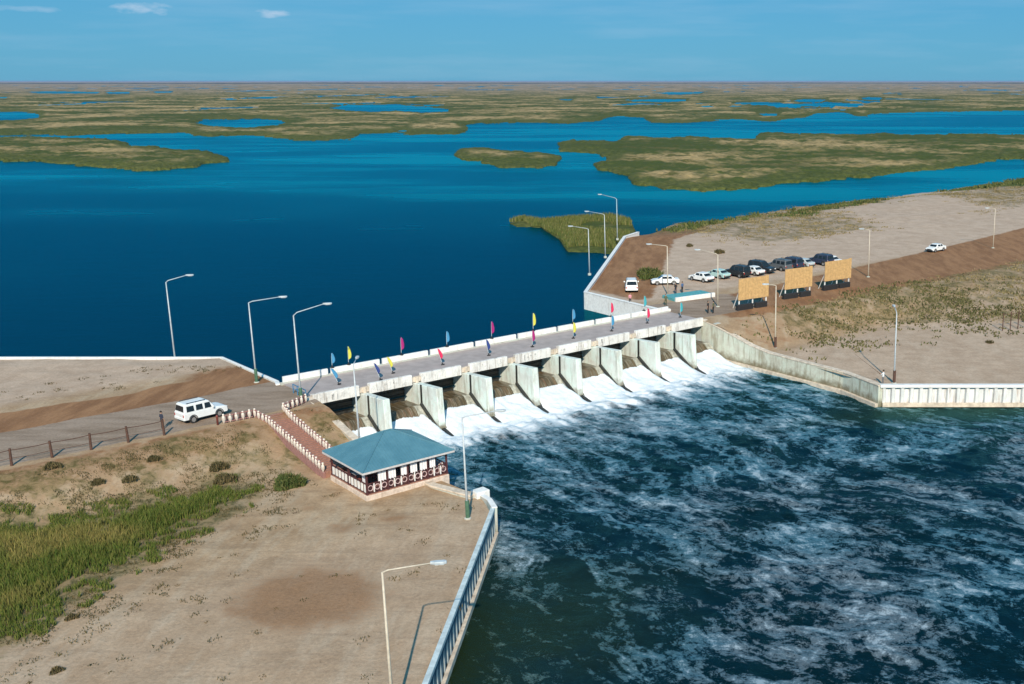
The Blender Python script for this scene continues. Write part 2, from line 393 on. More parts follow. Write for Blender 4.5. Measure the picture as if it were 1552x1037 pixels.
def zonesL(x, y):
    s, t = ST(x, y)
    w = .5*perlin(x*.2, y*.2, 5)
    road = sm(t+w, -9.2, -7.6)*sm(-t+w, -2.4, -1.3)
    road = np.maximum(road, sm(s, -9, -5)*sm(-t, -1.8, -1)*sm(t, -9.5, -8))
    brown = sm(t+w*2, -15.5, -13.5)*(1-sm(t, -8.5, -7))
    brown = np.maximum(brown, .75*sm(s, -14, -6)*sm(t, -24, -14)*(t < -6))
    brown = np.maximum(brown, .55*sm(t, 1.5, 3)*(1-sm(t, 6, 10)))
    scrub = .75*sm(t, 1.5, 4)*(1-sm(t, 11, 15))*sm(-s, 3, 8)*.75
    rd = pdist(x, y, REED, True); ins = inpoly(x, y, REED)
    scrub = np.maximum(scrub, np.where(ins, 1, .75*sm(rd, 4.5, 0)))
    scrub = np.maximum(scrub, .55*sm(s, -6, -4)*sm(t, 3, 5)*(1-sm(t, 12, 15)))
    pale = sm(-t, 16, 20)*.9+.35*sm(t, 24, 34)
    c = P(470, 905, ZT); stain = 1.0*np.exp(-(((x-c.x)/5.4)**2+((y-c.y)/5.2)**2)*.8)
    for px, py, r, k in ((520, 800, 2.4, .7), (600, 785, 2.2, .7), (470, 770, 1.6, .6), (600, 795, 1.2, .6)):  # smaller dark brown patches on the low terrace near the pavilion
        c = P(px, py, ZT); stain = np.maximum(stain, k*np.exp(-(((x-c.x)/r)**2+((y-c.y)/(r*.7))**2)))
    dark_spot = np.zeros_like(x)
    for px, py, r in ((590, 802, .9), (445, 778, .7), (700, 812, .3)):  # small spots of darker brown on the low terrace
        c = P(px, py, ZT); dark_spot = np.maximum(dark_spot, .7*np.exp(-(((x-c.x)/r)**2+((y-c.y)/(r*.6))**2)))
    return np.column_stack([road, brown, scrub]), np.column_stack([pale, stain, dark_spot])
def zonesR(x, y):
    s, t = ST(x, y)
    tc_ = -6.5-.00035*(s-60)**2*(s > 60)
    road = sm(-np.abs(t-tc_), -6.5, -4.5)*(1-sm(s, 62, 76))
    wd = 6+.06*np.maximum(0, s-70)
    brown = sm(-np.abs(t-tc_-2.5), -wd-2, -wd+1)*sm(s, 54, 62)
    brown = np.maximum(brown, sm(s, 52, 60)*sm(-pdist(x, y, [(-11, 160), (-7, 219), (1, 240)]), -12, -8))
    b = 11.5+np.maximum(0, s-78)*.72
    slope = sm(t, .5, 3)*sm(b+1-t, 0, 3)
    scrub = .62*slope*sm(s, 57, 66)
    # scrub fields on the sand behind the road
    f1 = sm(fbm(x*.02, y*.02, 3, 11)+.1, -.15, .15)*sm(-t, 36, 46)*sm(s, 104, 118)*.6
    ds = pdist(x, y, SHORE)
    f2 = .8*lushf(x, y)
    f3 = .6*sm(t, 5, 12)*sm(s, 104, 115)*sm(30+(s-100)*.9-t, 0, 8)
    scrub = np.maximum.reduce([scrub, f1, f2, f3])
    brown = np.maximum(brown, .45*slope*sm(s, 53, 56)*(1-sm(s, 80, 95)))
    pale = sm(-t, 12, 16)*1.+.75*sm(t, 10, 14)
    return np.column_stack([road, brown, scrub]), np.column_stack([pale, 0*x, 0*x])
land('ground', polyL, .62, zL, zonesL, (-80, -10, 46, 124), 'sandy dike and low terrace on the near left bank')
land('ground', polyR, .95, zR, zonesR, (-14, 112, 116, 262), 'sandy far bank with brown dirt road and scrub')

# ------------------------------------------------------------------ water upstream
def upstream_water():
    t = NT('lake_water')
    wind = t.noise(.006, 5, .6, sc=(.8, 2.4, 1)); w2 = t.noise(.0016, 4, .5, sc=(.6, 1.5, 1), w=4)
    wf = t.math('ADD', t.math('MULTIPLY', wind, .5), t.math('MULTIPLY', w2, .5))
    k = t.ramp(wf, .44, .56)
    sp = t.n.new('ShaderNodeSeparateXYZ'); t.l.new(t.tc.outputs['Object'], sp.inputs[0])
    far_teal = t.ramp(t.math('ADD', sp.outputs[1], t.math('MULTIPLY', t.math('SUBTRACT', w2, .5), 900)), 170, 400)  # lake base colour turns to a lighter teal farther out
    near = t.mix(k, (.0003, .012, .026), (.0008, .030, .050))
    col = t.mix(far_teal, near, t.mix(k, (.0008, .065, .105), (.003, .20, .25)))
    rip = t.noise(.9, 4, .6, sc=(1, 2, 1)); rip2 = t.noise(.15, 3, .5, sc=(1, 2.5, 1), w=3)
    t.bump(t.math('ADD', rip, t.math('MULTIPLY', rip2, 1.)), .18, .25)
    return water_out(t, col, t.ramp(k, 0, 1, .14, .30), (.03, .66, .86), .60)
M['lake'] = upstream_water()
def flat(name, pts, z, m, label, skirt=None):
    mb = MB(); mb.add([(x, y, z) for x, y in pts], [tuple(range(len(pts)))])
    o = mb.build(name, m); tag(o, label, 'water', kind='structure'); return o
a = L(-1500, -1.2); b = L(LEN+900, -1.2)
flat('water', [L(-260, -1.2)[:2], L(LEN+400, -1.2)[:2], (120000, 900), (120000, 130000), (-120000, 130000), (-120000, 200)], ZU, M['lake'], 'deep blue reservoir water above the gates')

# ------------------------------------------------------------------ marsh
def marsh_material():
    t = NT('reed_marsh')
    c, edge, var, hgt = t.attr('zone')
    a = t.noise(.010, 6, .62, dist=.3); b = t.noise(.045, 6, .68, w=3); f = t.noise(.5, 5, .7, w=6)
    v = t.math('ADD', t.math('MULTIPLY', a, .55), t.math('MULTIPLY', b, .45))
    col = t.mix(t.ramp(v, .46, .56), (.070, .092, .024), (.47, .335, .165))
    col = t.mix(t.ramp(b, .50, .64), col, (.11, .105, .035))
    col = t.mix(t.math('MULTIPLY', t.ramp(t.math('ADD', edge, t.math('MULTIPLY', t.math('SUBTRACT', b, .5), 1.2)), .35, .75), .92), col, t.mix(t.ramp(f, .3, .7), (.045, .068, .016), (.125, .135, .038)))
    col = t.mix(t.math('MULTIPLY', t.ramp(f, .35, .62, 1, 0), .3), col, (.05, .055, .02))
    g = t.n.new('ShaderNodeNewGeometry'); 
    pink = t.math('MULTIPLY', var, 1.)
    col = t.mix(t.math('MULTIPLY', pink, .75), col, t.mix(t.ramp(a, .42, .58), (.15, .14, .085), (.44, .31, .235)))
    t.bump(t.math('ADD', b, t.math('MULTIPLY', f, .5)), .8, 1.5)
    t.b.inputs['Specular IOR Level'].default_value = .1
    return t.out(col, .95)
M['marsh'] = marsh_material()
def gridmesh(name, xs, ys, landf, hf, m, label, z0=ZU):
    X, Y = np.meshgrid(xs, ys)
    a = (X-CX)/F_PX; b = (CY-Y)/F_PX
    dz = -math.sin(PITCH)+b*math.cos(PITCH); dy = math.cos(PITCH)+b*math.sin(PITCH)
    k = (z0-HC)/dz; wx = a*k; wy = dy*k
    mask, edge, far = landf(X, Y, wx, wy)
    h = np.where(mask, hf(wx, wy, edge), -.8)
    V = np.column_stack([wx.ravel(), wy.ravel(), (z0+h).ravel()])
    ny, nx = X.shape; idx = np.arange(nx*ny).reshape(ny, nx)
    q = np.stack([idx[1:, :-1], idx[1:, 1:], idx[:-1, 1:], idx[:-1, :-1]], -1).reshape(-1, 4)
    mk = mask.ravel(); keep = mk[q].any(1); q = q[keep]
    used = np.unique(q); re = np.full(len(V), -1); re[used] = np.arange(len(used)); q = re[q]
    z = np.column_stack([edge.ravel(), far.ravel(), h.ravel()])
    return npmesh(name, V[used], q, m, attrs={'zone': z[used]})
BACK = [(-500, 110), (2100, 110), (2100, 168), (1552, 168), (1400, 170), (1322, 172), (1314, 177), (1300, 176), (1276, 170), (1240, 171), (1224, 177), (1182, 182), (1168, 185), (1110, 180), (1086, 182), (1050, 187), (998, 187), (982, 184), (975, 178), (936, 176), (924, 177), (909, 184), (860, 187), (800, 187), (722, 187), (706, 190), (709, 197), (690, 203), (622, 204), (600, 202), (547, 203), (533, 212), (480, 214), (440, 212), (395, 207), (312, 207), (288, 203), (230, 201), (160, 203), (60, 206), (0, 205), (-500, 203)]
PONDS = [[(-500, 168), (30, 170), (60, 172), (58, 180), (20, 184), (-500, 186)], [(295, 186), (310, 181), (380, 180), (425, 182), (434, 188), (420, 192), (360, 194), (310, 191)],
         [(498, 164), (530, 159), (600, 158), (640, 162), (680, 165), (678, 170), (640, 172), (600, 168), (560, 171), (520, 168)],
         [(948, 152), (990, 150.3), (1042, 151), (1038, 154), (1000, 155.6), (960, 154.4)], [(1202, 153), (1220, 150), (1252, 151.5), (1245, 155.5), (1215, 156)], [(1305, 149), (1318, 147), (1338, 148.5), (1334, 152.4), (1310, 152)],
         [(600, 198), (616, 197), (617, 201), (600, 201.5)], [(845, 151), (870, 150), (862, 153.5)], [(1255, 163), (1205, 165.5), (1220, 163)],
         [(36, 139.4), (90, 138.6), (152, 139.6), (148, 142), (60, 142)], [(160, 140), (198, 139.6), (196, 142.6), (165, 142.8)], [(230, 138.9), (262, 138.3), (260, 141), (236, 141.2)], [(1150, 172.5), (1178, 172), (1176, 176), (1156, 176)]]
ISL_L = [(-500, 208), (0, 210), (60, 208), (160, 211), (200, 221), (240, 223), (265, 229), (310, 231), (347, 240), (345, 246), (290, 253), (240, 257), (180, 256), (120, 252), (60, 246), (0, 243), (-500, 240)]
ISL_S = [(688, 236), (700, 228), (735, 225), (780, 231), (830, 233), (850, 241), (843, 250), (800, 254), (760, 252), (730, 246), (698, 243)]
ISL_R = [(845, 219), (862, 215), (935, 213), (950, 207), (1050, 209), (1140, 211), (1152, 204), (1250, 204), (1400, 204), (1552, 206), (2100, 208), (2100, 236), (1552, 244), (1490, 245), (1470, 250), (1400, 258), (1330, 268), (1300, 272), (1230, 275), (1190, 275), (1160, 284), (1080, 289), (1010, 286), (960, 281), (950, 270), (905, 257), (901, 249), (930, 240), (900, 235), (850, 228)]
def landmask(polys, holes=(), jit=1.):
    def f(X, Y, wx, wy):
        sc = np.clip((Y-123)/60., .05, 2.5)*jit
        n = fbm(wx*.03, wy*.012, 4, 21)*3.6+fbm(wx*.15, wy*.06, 3, 25)*2.4
        yy = Y+n*sc; xx = X+fbm(wx*.03, wy*.012, 4, 31)*8*sc
        m = np.zeros(X.shape, bool); e = np.full(X.shape, 1e9)
        for p in polys:
            m |= inpoly(xx, yy, p)
            e = np.minimum(e, pdist(xx*.35, yy, [(a*.35, b) for a, b in p], True))
        for p in holes:
            m &= ~inpoly(xx, yy, p); e = np.minimum(e, pdist(xx*.35, yy, [(a*.35, b) for a, b in p], True)*1.2)
        edge = np.clip(1-e/np.clip((Y-123)*.15, 1.0, 16), 0, 1)
        if holes:
            hn = fbm(wx*.0035, wy*.0011, 4, 131)+.5*fbm(wx*.014, wy*.004, 3, 133)
            hm = (hn > .27+.10*np.clip((Y-150)/40, 0, 1)) & (Y > 129) & (e > 1.2); m &= ~hm
            e = np.minimum(e, np.clip((.30-hn)*22, 0, 99))
        far = np.clip((148-Y)/14, 0, 1)
        return m, edge, far
    return f
def reedh(k=1.):
    def f(wx, wy, edge):
        return k*(1.5+.9*fbm(wx*.02, wy*.02, 3, 41)+1.1*fbm(wx*.16, wy*.16, 3, 44))*(1-.72*edge**5)
    return f
ys = np.concatenate([[123.35, 123.6, 123.9, 124.2, 124.6, 125], np.arange(125.4, 150, .5), np.arange(150, 222, .65)])
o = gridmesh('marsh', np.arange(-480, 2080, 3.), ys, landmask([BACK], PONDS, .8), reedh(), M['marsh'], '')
tag(o, 'wide tan and green reed marsh reaching the horizon', 'marsh', kind='stuff')
for poly, lab, st in ((ISL_L, 'long green reed island reaching in from the left edge', 1.6), (ISL_S, 'small oval reed island in the middle of the lake', 1.1), (ISL_R, 'large tan and green reed island on the right of the lake', 1.6)):
    x0 = max(-480, min(p[0] for p in poly)-14); x1 = min(2080, max(p[0] for p in poly)+14); y0 = min(p[1] for p in poly)-8; y1 = max(p[1] for p in poly)+8
    o = gridmesh('reed_island', np.arange(x0, x1, st), np.arange(y0, y1, .55), landmask([poly], (), .8), reedh(), M['marsh'], '')
    tag(o, lab, 'reed island', kind='stuff')

M['wood_far'] = mat('far_woodland', (.018, .03, .022), .95, .4, .002)
def far_woods():
    n = 500; a = np.linspace(-.75, .50, n); D_ = 15000+2500*fbm(a*14, a*0, 3, 161); h = 9+9*np.abs(fbm(a*60, a*0, 4, 163))+5*fbm(a*8, a*0, 2, 165); h[h < 4] = 4
    X = D_*np.sin(a); Y = D_*np.cos(a); V = []
    for k, (dd, hh) in enumerate(((0, 0), (30, 1), (260, 1), (300, 0))): V.append(np.column_stack([X*(1+dd/D_), Y*(1+dd/D_), ZU+h*hh]))
    V = np.concatenate(V); i = np.arange(n-1); q = np.concatenate([np.stack([k*n+i, k*n+i+1, (k+1)*n+i+1, (k+1)*n+i], 1) for k in range(3)])
    tag(npmesh('far_woods', V, q, M['wood_far'], smooth=False), 'thin dark line of woods along the horizon', 'woods', kind='stuff')
far_woods()

# blades helper ----------------------------------------------------
def blade_mat(name, a, b, c):
    t = NT(name); col, r, g, bl = t.attr('tone')
    cc = t.mix(r, a, b); cc = t.mix(t.math('MULTIPLY', g, .8), cc, c)
    t.b.inputs['Specular IOR Level'].default_value = .15
    t.b.inputs['Subsurface Weight'].default_value = 0
    return t.out(cc, .8)
def blades(name, pts, h, w, m, label=None, cat=None, kind='stuff', parent=None, lean=.35, tone=None):
    n = len(pts); pts = np.asarray(pts, float); ang = rng.uniform(0, 2*np.pi, n); la = rng.uniform(0, 2*np.pi, n)
    h = h*rng.uniform(.55, 1.2, n); ln = lean*rng.uniform(0, 1, n)*h
    dx = np.cos(ang)*w/2; dy = np.sin(ang)*w/2; lx = np.cos(la)*ln; ly = np.sin(la)*ln
    B = pts.copy(); B[:, 2] -= .05
    v0 = B+np.column_stack([-dx, -dy, 0*dx]); v1 = B+np.column_stack([dx, dy, 0*dx])
    v2 = pts+np.column_stack([lx*.35+dx*.8, ly*.35+dy*.8, h*.6]); v3 = pts+np.column_stack([lx*.35-dx*.8, ly*.35-dy*.8, h*.6])
    v4 = pts+np.column_stack([lx+dx*.12, ly+dy*.12, h]); v5 = pts+np.column_stack([lx-dx*.12, ly-dy*.12, h])
    V = np.stack([v0, v1, v2, v3, v4, v5], 1).reshape(-1, 3)
    k = np.arange(n)*6
    q = np.concatenate([np.stack([k, k+1, k+2, k+3], 1), np.stack([k+3, k+2, k+4, k+5], 1)])
    t = np.column_stack([rng.uniform(0, 1, n), rng.uniform(0, 1, n)**3, 0*h]) if tone is None else tone
    o = npmesh(name, V, q, m, parent=parent, smooth=False, attrs={'tone': np.repeat(t, 6, 0)})
    if label: tag(o, label, cat, kind=kind)
    return o
M['reed'] = blade_mat('reed_leaves', (.050, .095, .014), (.12, .17, .03), (.36, .27, .10))
M['dryreed'] = blade_mat('dry_scrub_leaves', (.12, .11, .045), (.25, .20, .10), (.36, .28, .16))
M['olive'] = blade_mat('olive_scrub_leaves', (.045, .055, .02), (.11, .115, .045), (.20, .17, .08))
M['penreed'] = blade_mat('peninsula_reed_leaves', (.05, .085, .02), (.13, .155, .04), (.27, .23, .10))
M['weed'] = blade_mat('weed_leaves', (.045, .05, .022), (.12, .10, .045), (.22, .16, .08))
M['greenleaf'] = blade_mat('shrub_leaves', (.035, .065, .018), (.09, .12, .035), (.20, .18, .07))

# peninsula of reeds beside the far quay
PEN = [(772, 338), (792, 333), (822, 338), (870, 333), (925, 330), (955, 337), (962, 350), (950, 360), (930, 384), (862, 381), (852, 366), (838, 356), (818, 345), (782, 344)]
o = gridmesh('reed_peninsula', np.arange(760, 975, 1.), np.arange(325, 392, .5), landmask([PEN], (), .5), reedh(.30), M['marsh'], '')
tag(o, 'green reed bed in the water against the far quay wall', 'reed bed', kind='stuff')
pw = [P(x, y, ZU) for x, y in PEN]
xs_ = rng.uniform(min(p.x for p in pw), max(p.x for p in pw), 40000); ys_ = rng.uniform(min(p.y for p in pw), max(p.y for p in pw), 40000)
ok = inpoly(xs_, ys_, [p[:2] for p in pw]) & (fbm(xs_*.06, ys_*.06, 3, 51) > -.12)
pts = np.column_stack([xs_[ok], ys_[ok], np.full(ok.sum(), ZU+.3)])
blades('peninsula_reeds', pts, 1.1, .16, M['penreed'], 'tall reeds standing on the green bed beside the quay', 'reeds')
# tall reeds on the near left terrace
xs_ = rng.uniform(-66, -30, 230000); ys_ = rng.uniform(50, 92, 230000)
ins = inpoly(xs_, ys_, REED); rd = pdist(xs_, ys_, REED, True)
dn = fbm(xs_*.35, ys_*.35, 3, 61)
dn2 = fbm(xs_*1.1, ys_*1.1, 3, 63)
ok = (ins & ((rd > 1.8) | (dn+dn2 > .02)) & (dn > -.40)) | (~ins & (rd < 2.2) & (dn+.6*dn2 > .16))
x, y = xs_[ok], ys_[ok]
pts = np.column_stack([x, y, zL(x, y)])
s_, t_ = ST(x, y); dry = sm(fbm(x*.12, y*.12, 2, 66)+.35*sm(-x, 38, 50)-.05, 0, .35)*sm(rd[ok], .5, 4)
tone = np.column_stack([rng.uniform(0, 1, len(x))*.8, np.clip(rng.uniform(0, 1, len(x))**2*.5+dry*.75*rng.uniform(.3, 1, len(x)), 0, 1), 0*x])
hh = .80*(.40+.60*sm(rd[ok], 0, 3.5)*ins[ok])*(1+.5*dn2[ok])
blades('tall_grass', pts, hh, .045, M['reed'], 'dense green and straw coloured reeds on the left terrace', 'reeds', tone=tone, lean=.6)
# scattered weeds on both banks
def tufts(n, xr, yr, dens, zf, h, w, name, label, m, per=9, rad=.25):
    x = rng.uniform(*xr, n); y = rng.uniform(*yr, n); ok = rng.uniform(0, 1, n) < dens(x, y)
    x, y = x[ok], y[ok]; k = rng.uniform(.5, 1.5, len(x))
    X = np.repeat(x, per)+rng.normal(0, rad, len(x)*per)*np.repeat(k, per); Y = np.repeat(y, per)+rng.normal(0, rad, len(x)*per)*np.repeat(k, per)
    hh = h*np.repeat(k, per)
    tn = np.repeat(rng.uniform(0, 1, (len(x), 3)), per, 0)*.7+rng.uniform(0, .3, (len(X), 3)); tn[:, 1] = tn[:, 1]**2
    return blades(name, np.column_stack([X, Y, zf(X, Y)]), hh, w, m, label, 'weeds', lean=.9, tone=tn)
def densL(x, y):
    s, t = ST(x, y); n = fbm(x*.3, y*.3, 3, 71)
    rd = pdist(x, y, REED, True)
    d = .9*sm(rd, 9, 0)*sm(n, -.2, .25)+.6*sm(n, -.1, .25)*sm(t, 2.5, 5)*(t < 14)+.10*(t > 12)*sm(n, .02, .3)+.25*(t < -16)*sm(n, .0, .3)
    d = d*inpoly(x, y, polyL)*(t > -24)*((t < -14) | (t > 2.2))
    return d*~((s > -8.6) & (s < -4.4) & (t > 1) & (t < 16))*~((s > -8.6) & (t > 15) & (t < 24))
tufts(20000, (-78, -13), (48, 122), densL, zL, .12, .055, 'scattered_weeds', 'small dark weed tufts scattered over the near sandy bank', M['weed'], 16, .19)
def densR(x, y):
    z1, z2 = zonesR(x, y); n = fbm(x*.12, y*.12, 3, 75)
    return np.clip(z1[:, 2]*1.0*sm(n, -.3, .25), 0, 1)*inpoly(x, y, polyR)*(z1[:, 0] < .3)
tufts(26000, (4, 110), (122, 330), densR, zR, .20, .22, 'scrub', 'olive and straw coloured scrub over the far bank slopes', M['dryreed'], 8, .45)
tufts(9000, (0, 190), (220, 420), lambda x, y: lushf(x, y)*inpoly(x, y, polyR), zR, .55, .4, 'shore_grass', 'green grass along the sandy lake shore of the far bank', M['greenleaf'], 8, .6)

def dens_dark(x, y):
    g = 0
    for px, py, rx, ry in ((1440, 458, 17, 9), (1500, 470, 14, 8), (1290, 482, 9, 5), (1240, 505, 7, 3.5), (1350, 445, 10, 5)):
        c = P(px, py, -1.3); g = np.maximum(g, np.exp(-((x-c.x)/rx)**2-((y-c.y)/ry)**2))
    s, t = ST(x, y)
    return g*sm(fbm(x*.15, y*.15, 3, 77), -.3, .2)*(t > .5)*inpoly(x, y, polyR)*.9
tufts(9000, (8, 90), (125, 190), dens_dark, zR, .24, .24, 'dark_scrub', 'darker olive scrub patches on the slope below the far road', M['olive'], 9, .5)

# ------------------------------------------------------------------ downstream water
def foam_material():
    t = NT('tailrace_water')
    c, foam, calm, white = t.attr('zone')
    fa = t.n.new('ShaderNodeAttribute'); fa.attribute_name = 'flow'; fv = fa.outputs['Vector']
    warp = t.n.new('ShaderNodeVectorMath'); warp.operation = 'ADD'
    wv = t.n.new('ShaderNodeTexNoise'); wv.inputs['Scale'].default_value = .16; wv.inputs['Detail'].default_value = 3; t.l.new(t.tc.outputs['Object'], wv.inputs['Vector'])
    sc = t.n.new('ShaderNodeVectorMath'); sc.operation = 'MULTIPLY_ADD'; t.l.new(wv.outputs['Color'], sc.inputs[0]); sc.inputs[1].default_value = (5, 5, 0); sc.inputs[2].default_value = (-2.5, -2.5, 0)
    t.l.new(t.tc.outputs['Object'], warp.inputs[0]); t.l.new(sc.outputs[0], warp.inputs[1]); wvec = warp.outputs[0]
    f1 = t.noise(.7, 8, .72, sc=(1.0, 1.5, 1), rot=(0, 0, .3), src=wvec); f2 = t.noise(2.6, 6, .7, src=wvec, w=4); f3 = t.noise(9, 4, .7, w=7)
    st1 = t.noise(5.5, 6, .68, sc=(1, .30, 1), src=fv, w=2); st2 = t.noise(16, 5, .7, sc=(1, .38, 1), src=fv, w=5)
    def ridge(n, k): return t.math('MAXIMUM', t.math('SUBTRACT', 1, t.math('MULTIPLY', t.math('ABSOLUTE', t.math('SUBTRACT', n, .5)), k)), 0)
    r1 = ridge(t.noise(3.2, 5, .62, sc=(1, .34, 1), src=fv, w=11), 11); r2 = ridge(t.noise(9, 4, .6, sc=(1, .5, 1), src=fv, w=14), 9)
    f4 = t.noise(1.5, 6, .74, dist=.8, w=33)
    v = t.math('ADD', foam, t.math('MULTIPLY', t.math('SUBTRACT', st1, .5), 2.0))
    v = t.math('ADD', v, t.math('MULTIPLY', t.math('SUBTRACT', st2, .5), .45))
    v = t.math('ADD', v, t.math('MULTIPLY', t.math('SUBTRACT', f4, .5), 1.5))
    v = t.math('ADD', v, t.math('MULTIPLY', t.math('SUBTRACT', f3, .5), 1.0))
    lace = ridge(t.noise(.30, 5, .62, src=wvec, sc=(1, 1.35, 1), w=41), 12); lace2 = ridge(t.noise(.85, 4, .6, dist=.6, sc=(1, 1.3, 1), w=47), 9)
    v = t.math('ADD', v, t.math('MULTIPLY', r1, .34))
    v = t.math('ADD', v, t.math('ADD', t.math('MULTIPLY', lace, .28), t.math('MULTIPLY', lace2, .16)))
    soft = t.ramp(v, .40, .72)
    hard = t.ramp(v, .80, 1.12)
    sw_ = t.noise(.05, 3, .5, w=51)
    deep = t.mix(calm, (.0015, .0095, .011), (.013, .021, .004))
    deep = t.mix(t.ramp(t.noise(.12, 4, .6, w=20), .4, .65), deep, t.mix(.45, deep, (.0015, .016, .030)))
    col = t.mix(t.math('MULTIPLY', soft, .62), deep, t.mix(calm, t.mix(t.ramp(sw_, .42, .6), (.17, .22, .265), (.10, .215, .29)), (.10, .15, .11)))
    col = t.mix(t.math('MULTIPLY', hard, .80), col, (.38, .47, .54))
    wt = t.math('MULTIPLY', white, t.ramp(t.math('ADD', f2, t.math('MULTIPLY', white, .6)), .55, .95))
    col = t.mix(wt, col, t.mix(t.ramp(f1, .35, .65), (.74, .79, .86), (.92, .93, .96)))
    t.bump(t.math('ADD', t.math('MULTIPLY', f2, .6), t.math('ADD', t.math('MULTIPLY', f3, .25), t.math('MULTIPLY', v, .25))), .55, .22)
    return water_out(t, col, t.math('ADD', .18, t.math('MULTIPLY', soft, .5)), (.18, .66, .78), .6)
M['tail'] = foam_material()
PIERS = [4.4+6.1*k for k in range(8)]
def tail_water():
    xs = np.concatenate([np.arange(-46, -24, .3), np.arange(-24, 12, .2), np.arange(12, 48, .28), np.arange(48, 200, 3.)])
    ys = np.concatenate([np.arange(-60, 46, 3.), np.arange(46, 100, .2), np.arange(100, 142, .2)])
    X, Y = np.meshgrid(xs, ys); s, t = ST(X, Y)
    prox = sm(t, 16, 5)                       # turbulence near the gates
    wx = X+2.5*fbm(X*.12, Y*.12, 3, 81); wy = Y+2.5*fbm(X*.12, Y*.12, 3, 83)
    ws, wt = ST(wx, wy)
    big = sm(t, 6, 40)
    ws2 = s+big*(6*fbm(X*.04, Y*.04, 2, 141)+1.5*fbm(X*.17, Y*.17, 2, 143))+.5*fbm(X*.5, Y*.5, 2, 145); wt2 = t+big*(6*fbm(X*.04, Y*.04, 2, 147)+1.5*fbm(X*.17, Y*.17, 2, 149))+.5*fbm(X*.5, Y*.5, 2, 151)
    calmL = sm(-X-.3*(70-Y), -7, 10)*sm(-Y, -86, -64)
    calmR = sm(Y-.15*X, 106, 112)*sm(t, 24, 34)
    calm = np.clip(np.maximum(calmL, calmR*.85), 0, 1)
    lf = fbm(ws*.16, wt*.05, 4, 85); sw = fbm(wx*.11, wy*.11, 4, 87); fine = fbm(wx*.5, wy*.5, 3, 89)
    rid = 1-np.abs(fbm(ws*.28, wt*.10, 4, 91))*5; rid = np.clip(rid, 0, 1)
    edge = t-.2+5.5*fbm(s*.28, t*.06, 4, 95)+3.0*fbm(s*1.1, t*.16, 3, 96)
    white = sm(edge, 14., 7.)
    base = .09+.19*sm(t, 42, 12)
    foam = base+.45*lf*sm(t, 55, 12)+.42*sw+.10*rid*sm(t, 45, 15)-.20*calm
    # bluish bubble drift on the right
    foam = foam+.10*sm(X, 0, 14)*sm(-Y, -100, -80)
    foam = np.clip(foam+.8*white, -.4, 1.6)
    z = ZD+.22*fbm(wx*.35, wy*.35, 4, 97)*(1-.75*calm)+.20*fine*prox*sm(t, 5, 9)+.30*sm(t, 14, 10)*sm(t, 5, 9)*fbm(s*.9, t*.7, 4, 99)+.10*rid*(1-calm)
    bay = np.abs(((s-4.4+3.05) % 6.1)-3.05)
    z = z+1.5*np.clip((8.2-t)/5.2, 0, 1)**1.15*sm(bay, .1, .7)+.10*sm(t, 8, 3)*fbm(s*1.6, t*.3, 3, 98)+.30*np.exp(-((t-9.5)/1.8)**2)*(.5+fbm(s*.5, t*.5, 2, 93))
    V = np.column_stack([X.ravel(), Y.ravel(), z.ravel()])
    ny, nx = X.shape; idx = np.arange(nx*ny).reshape(ny, nx)
    q = np.stack([idx[:-1, :-1], idx[:-1, 1:], idx[1:, 1:], idx[1:, :-1]], -1).reshape(-1, 4)
    keep = (((t > 2.7) & (s > -2.2) & (s < 55.3)) | ((t > 27) & (X > -14.2) & (Y < 119.))).ravel()[q].all(1)
    o = npmesh('water', V, q[keep], M['tail'], attrs={'zone': np.column_stack([foam.ravel(), calm.ravel(), white.ravel()]), 'flow': np.column_stack([ws2.ravel()/10, wt2.ravel()/10, 0*ws2.ravel()])})
    tag(o, 'dark churning water streaked with foam below the gates', 'water', kind='structure')
tail_water()

# ------------------------------------------------------------------ bridge with gates
def fall_material():
    t = NT('brown_spillway')
    sp = t.n.new('ShaderNodeSeparateXYZ'); t.l.new(t.tc.outputs['Object'], sp.inputs[0])
    st = t.noise(2.4, 4, .6, sc=(1.6, .05, .12)); s2 = t.noise(7, 4, .6, sc=(1.5, .05, .10), w=3)
    col = t.mix(t.ramp(st, .35, .65), (.06, .045, .022), (.13, .09, .045))
    col = t.mix(t.math('MULTIPLY', t.ramp(s2, .5, .62), .75), col, (.27, .25, .19))
    col = t.mix(t.math('MULTIPLY', t.ramp(st, .57, .64), .35), col, (.20, .07, .04))
    return t.out(col, .3)
M['fall'] = fall_material()
M['fall2'] = mat('pale_falling_water', (.42, .42, .36), .4, .35, 3, dirt=(.2, .17, .1), dk=.6)
bridge = empty('sluice_bridge', L(0, 0), AU, 'concrete sluice bridge with eight piers and white parapets across the outflow', 'bridge')
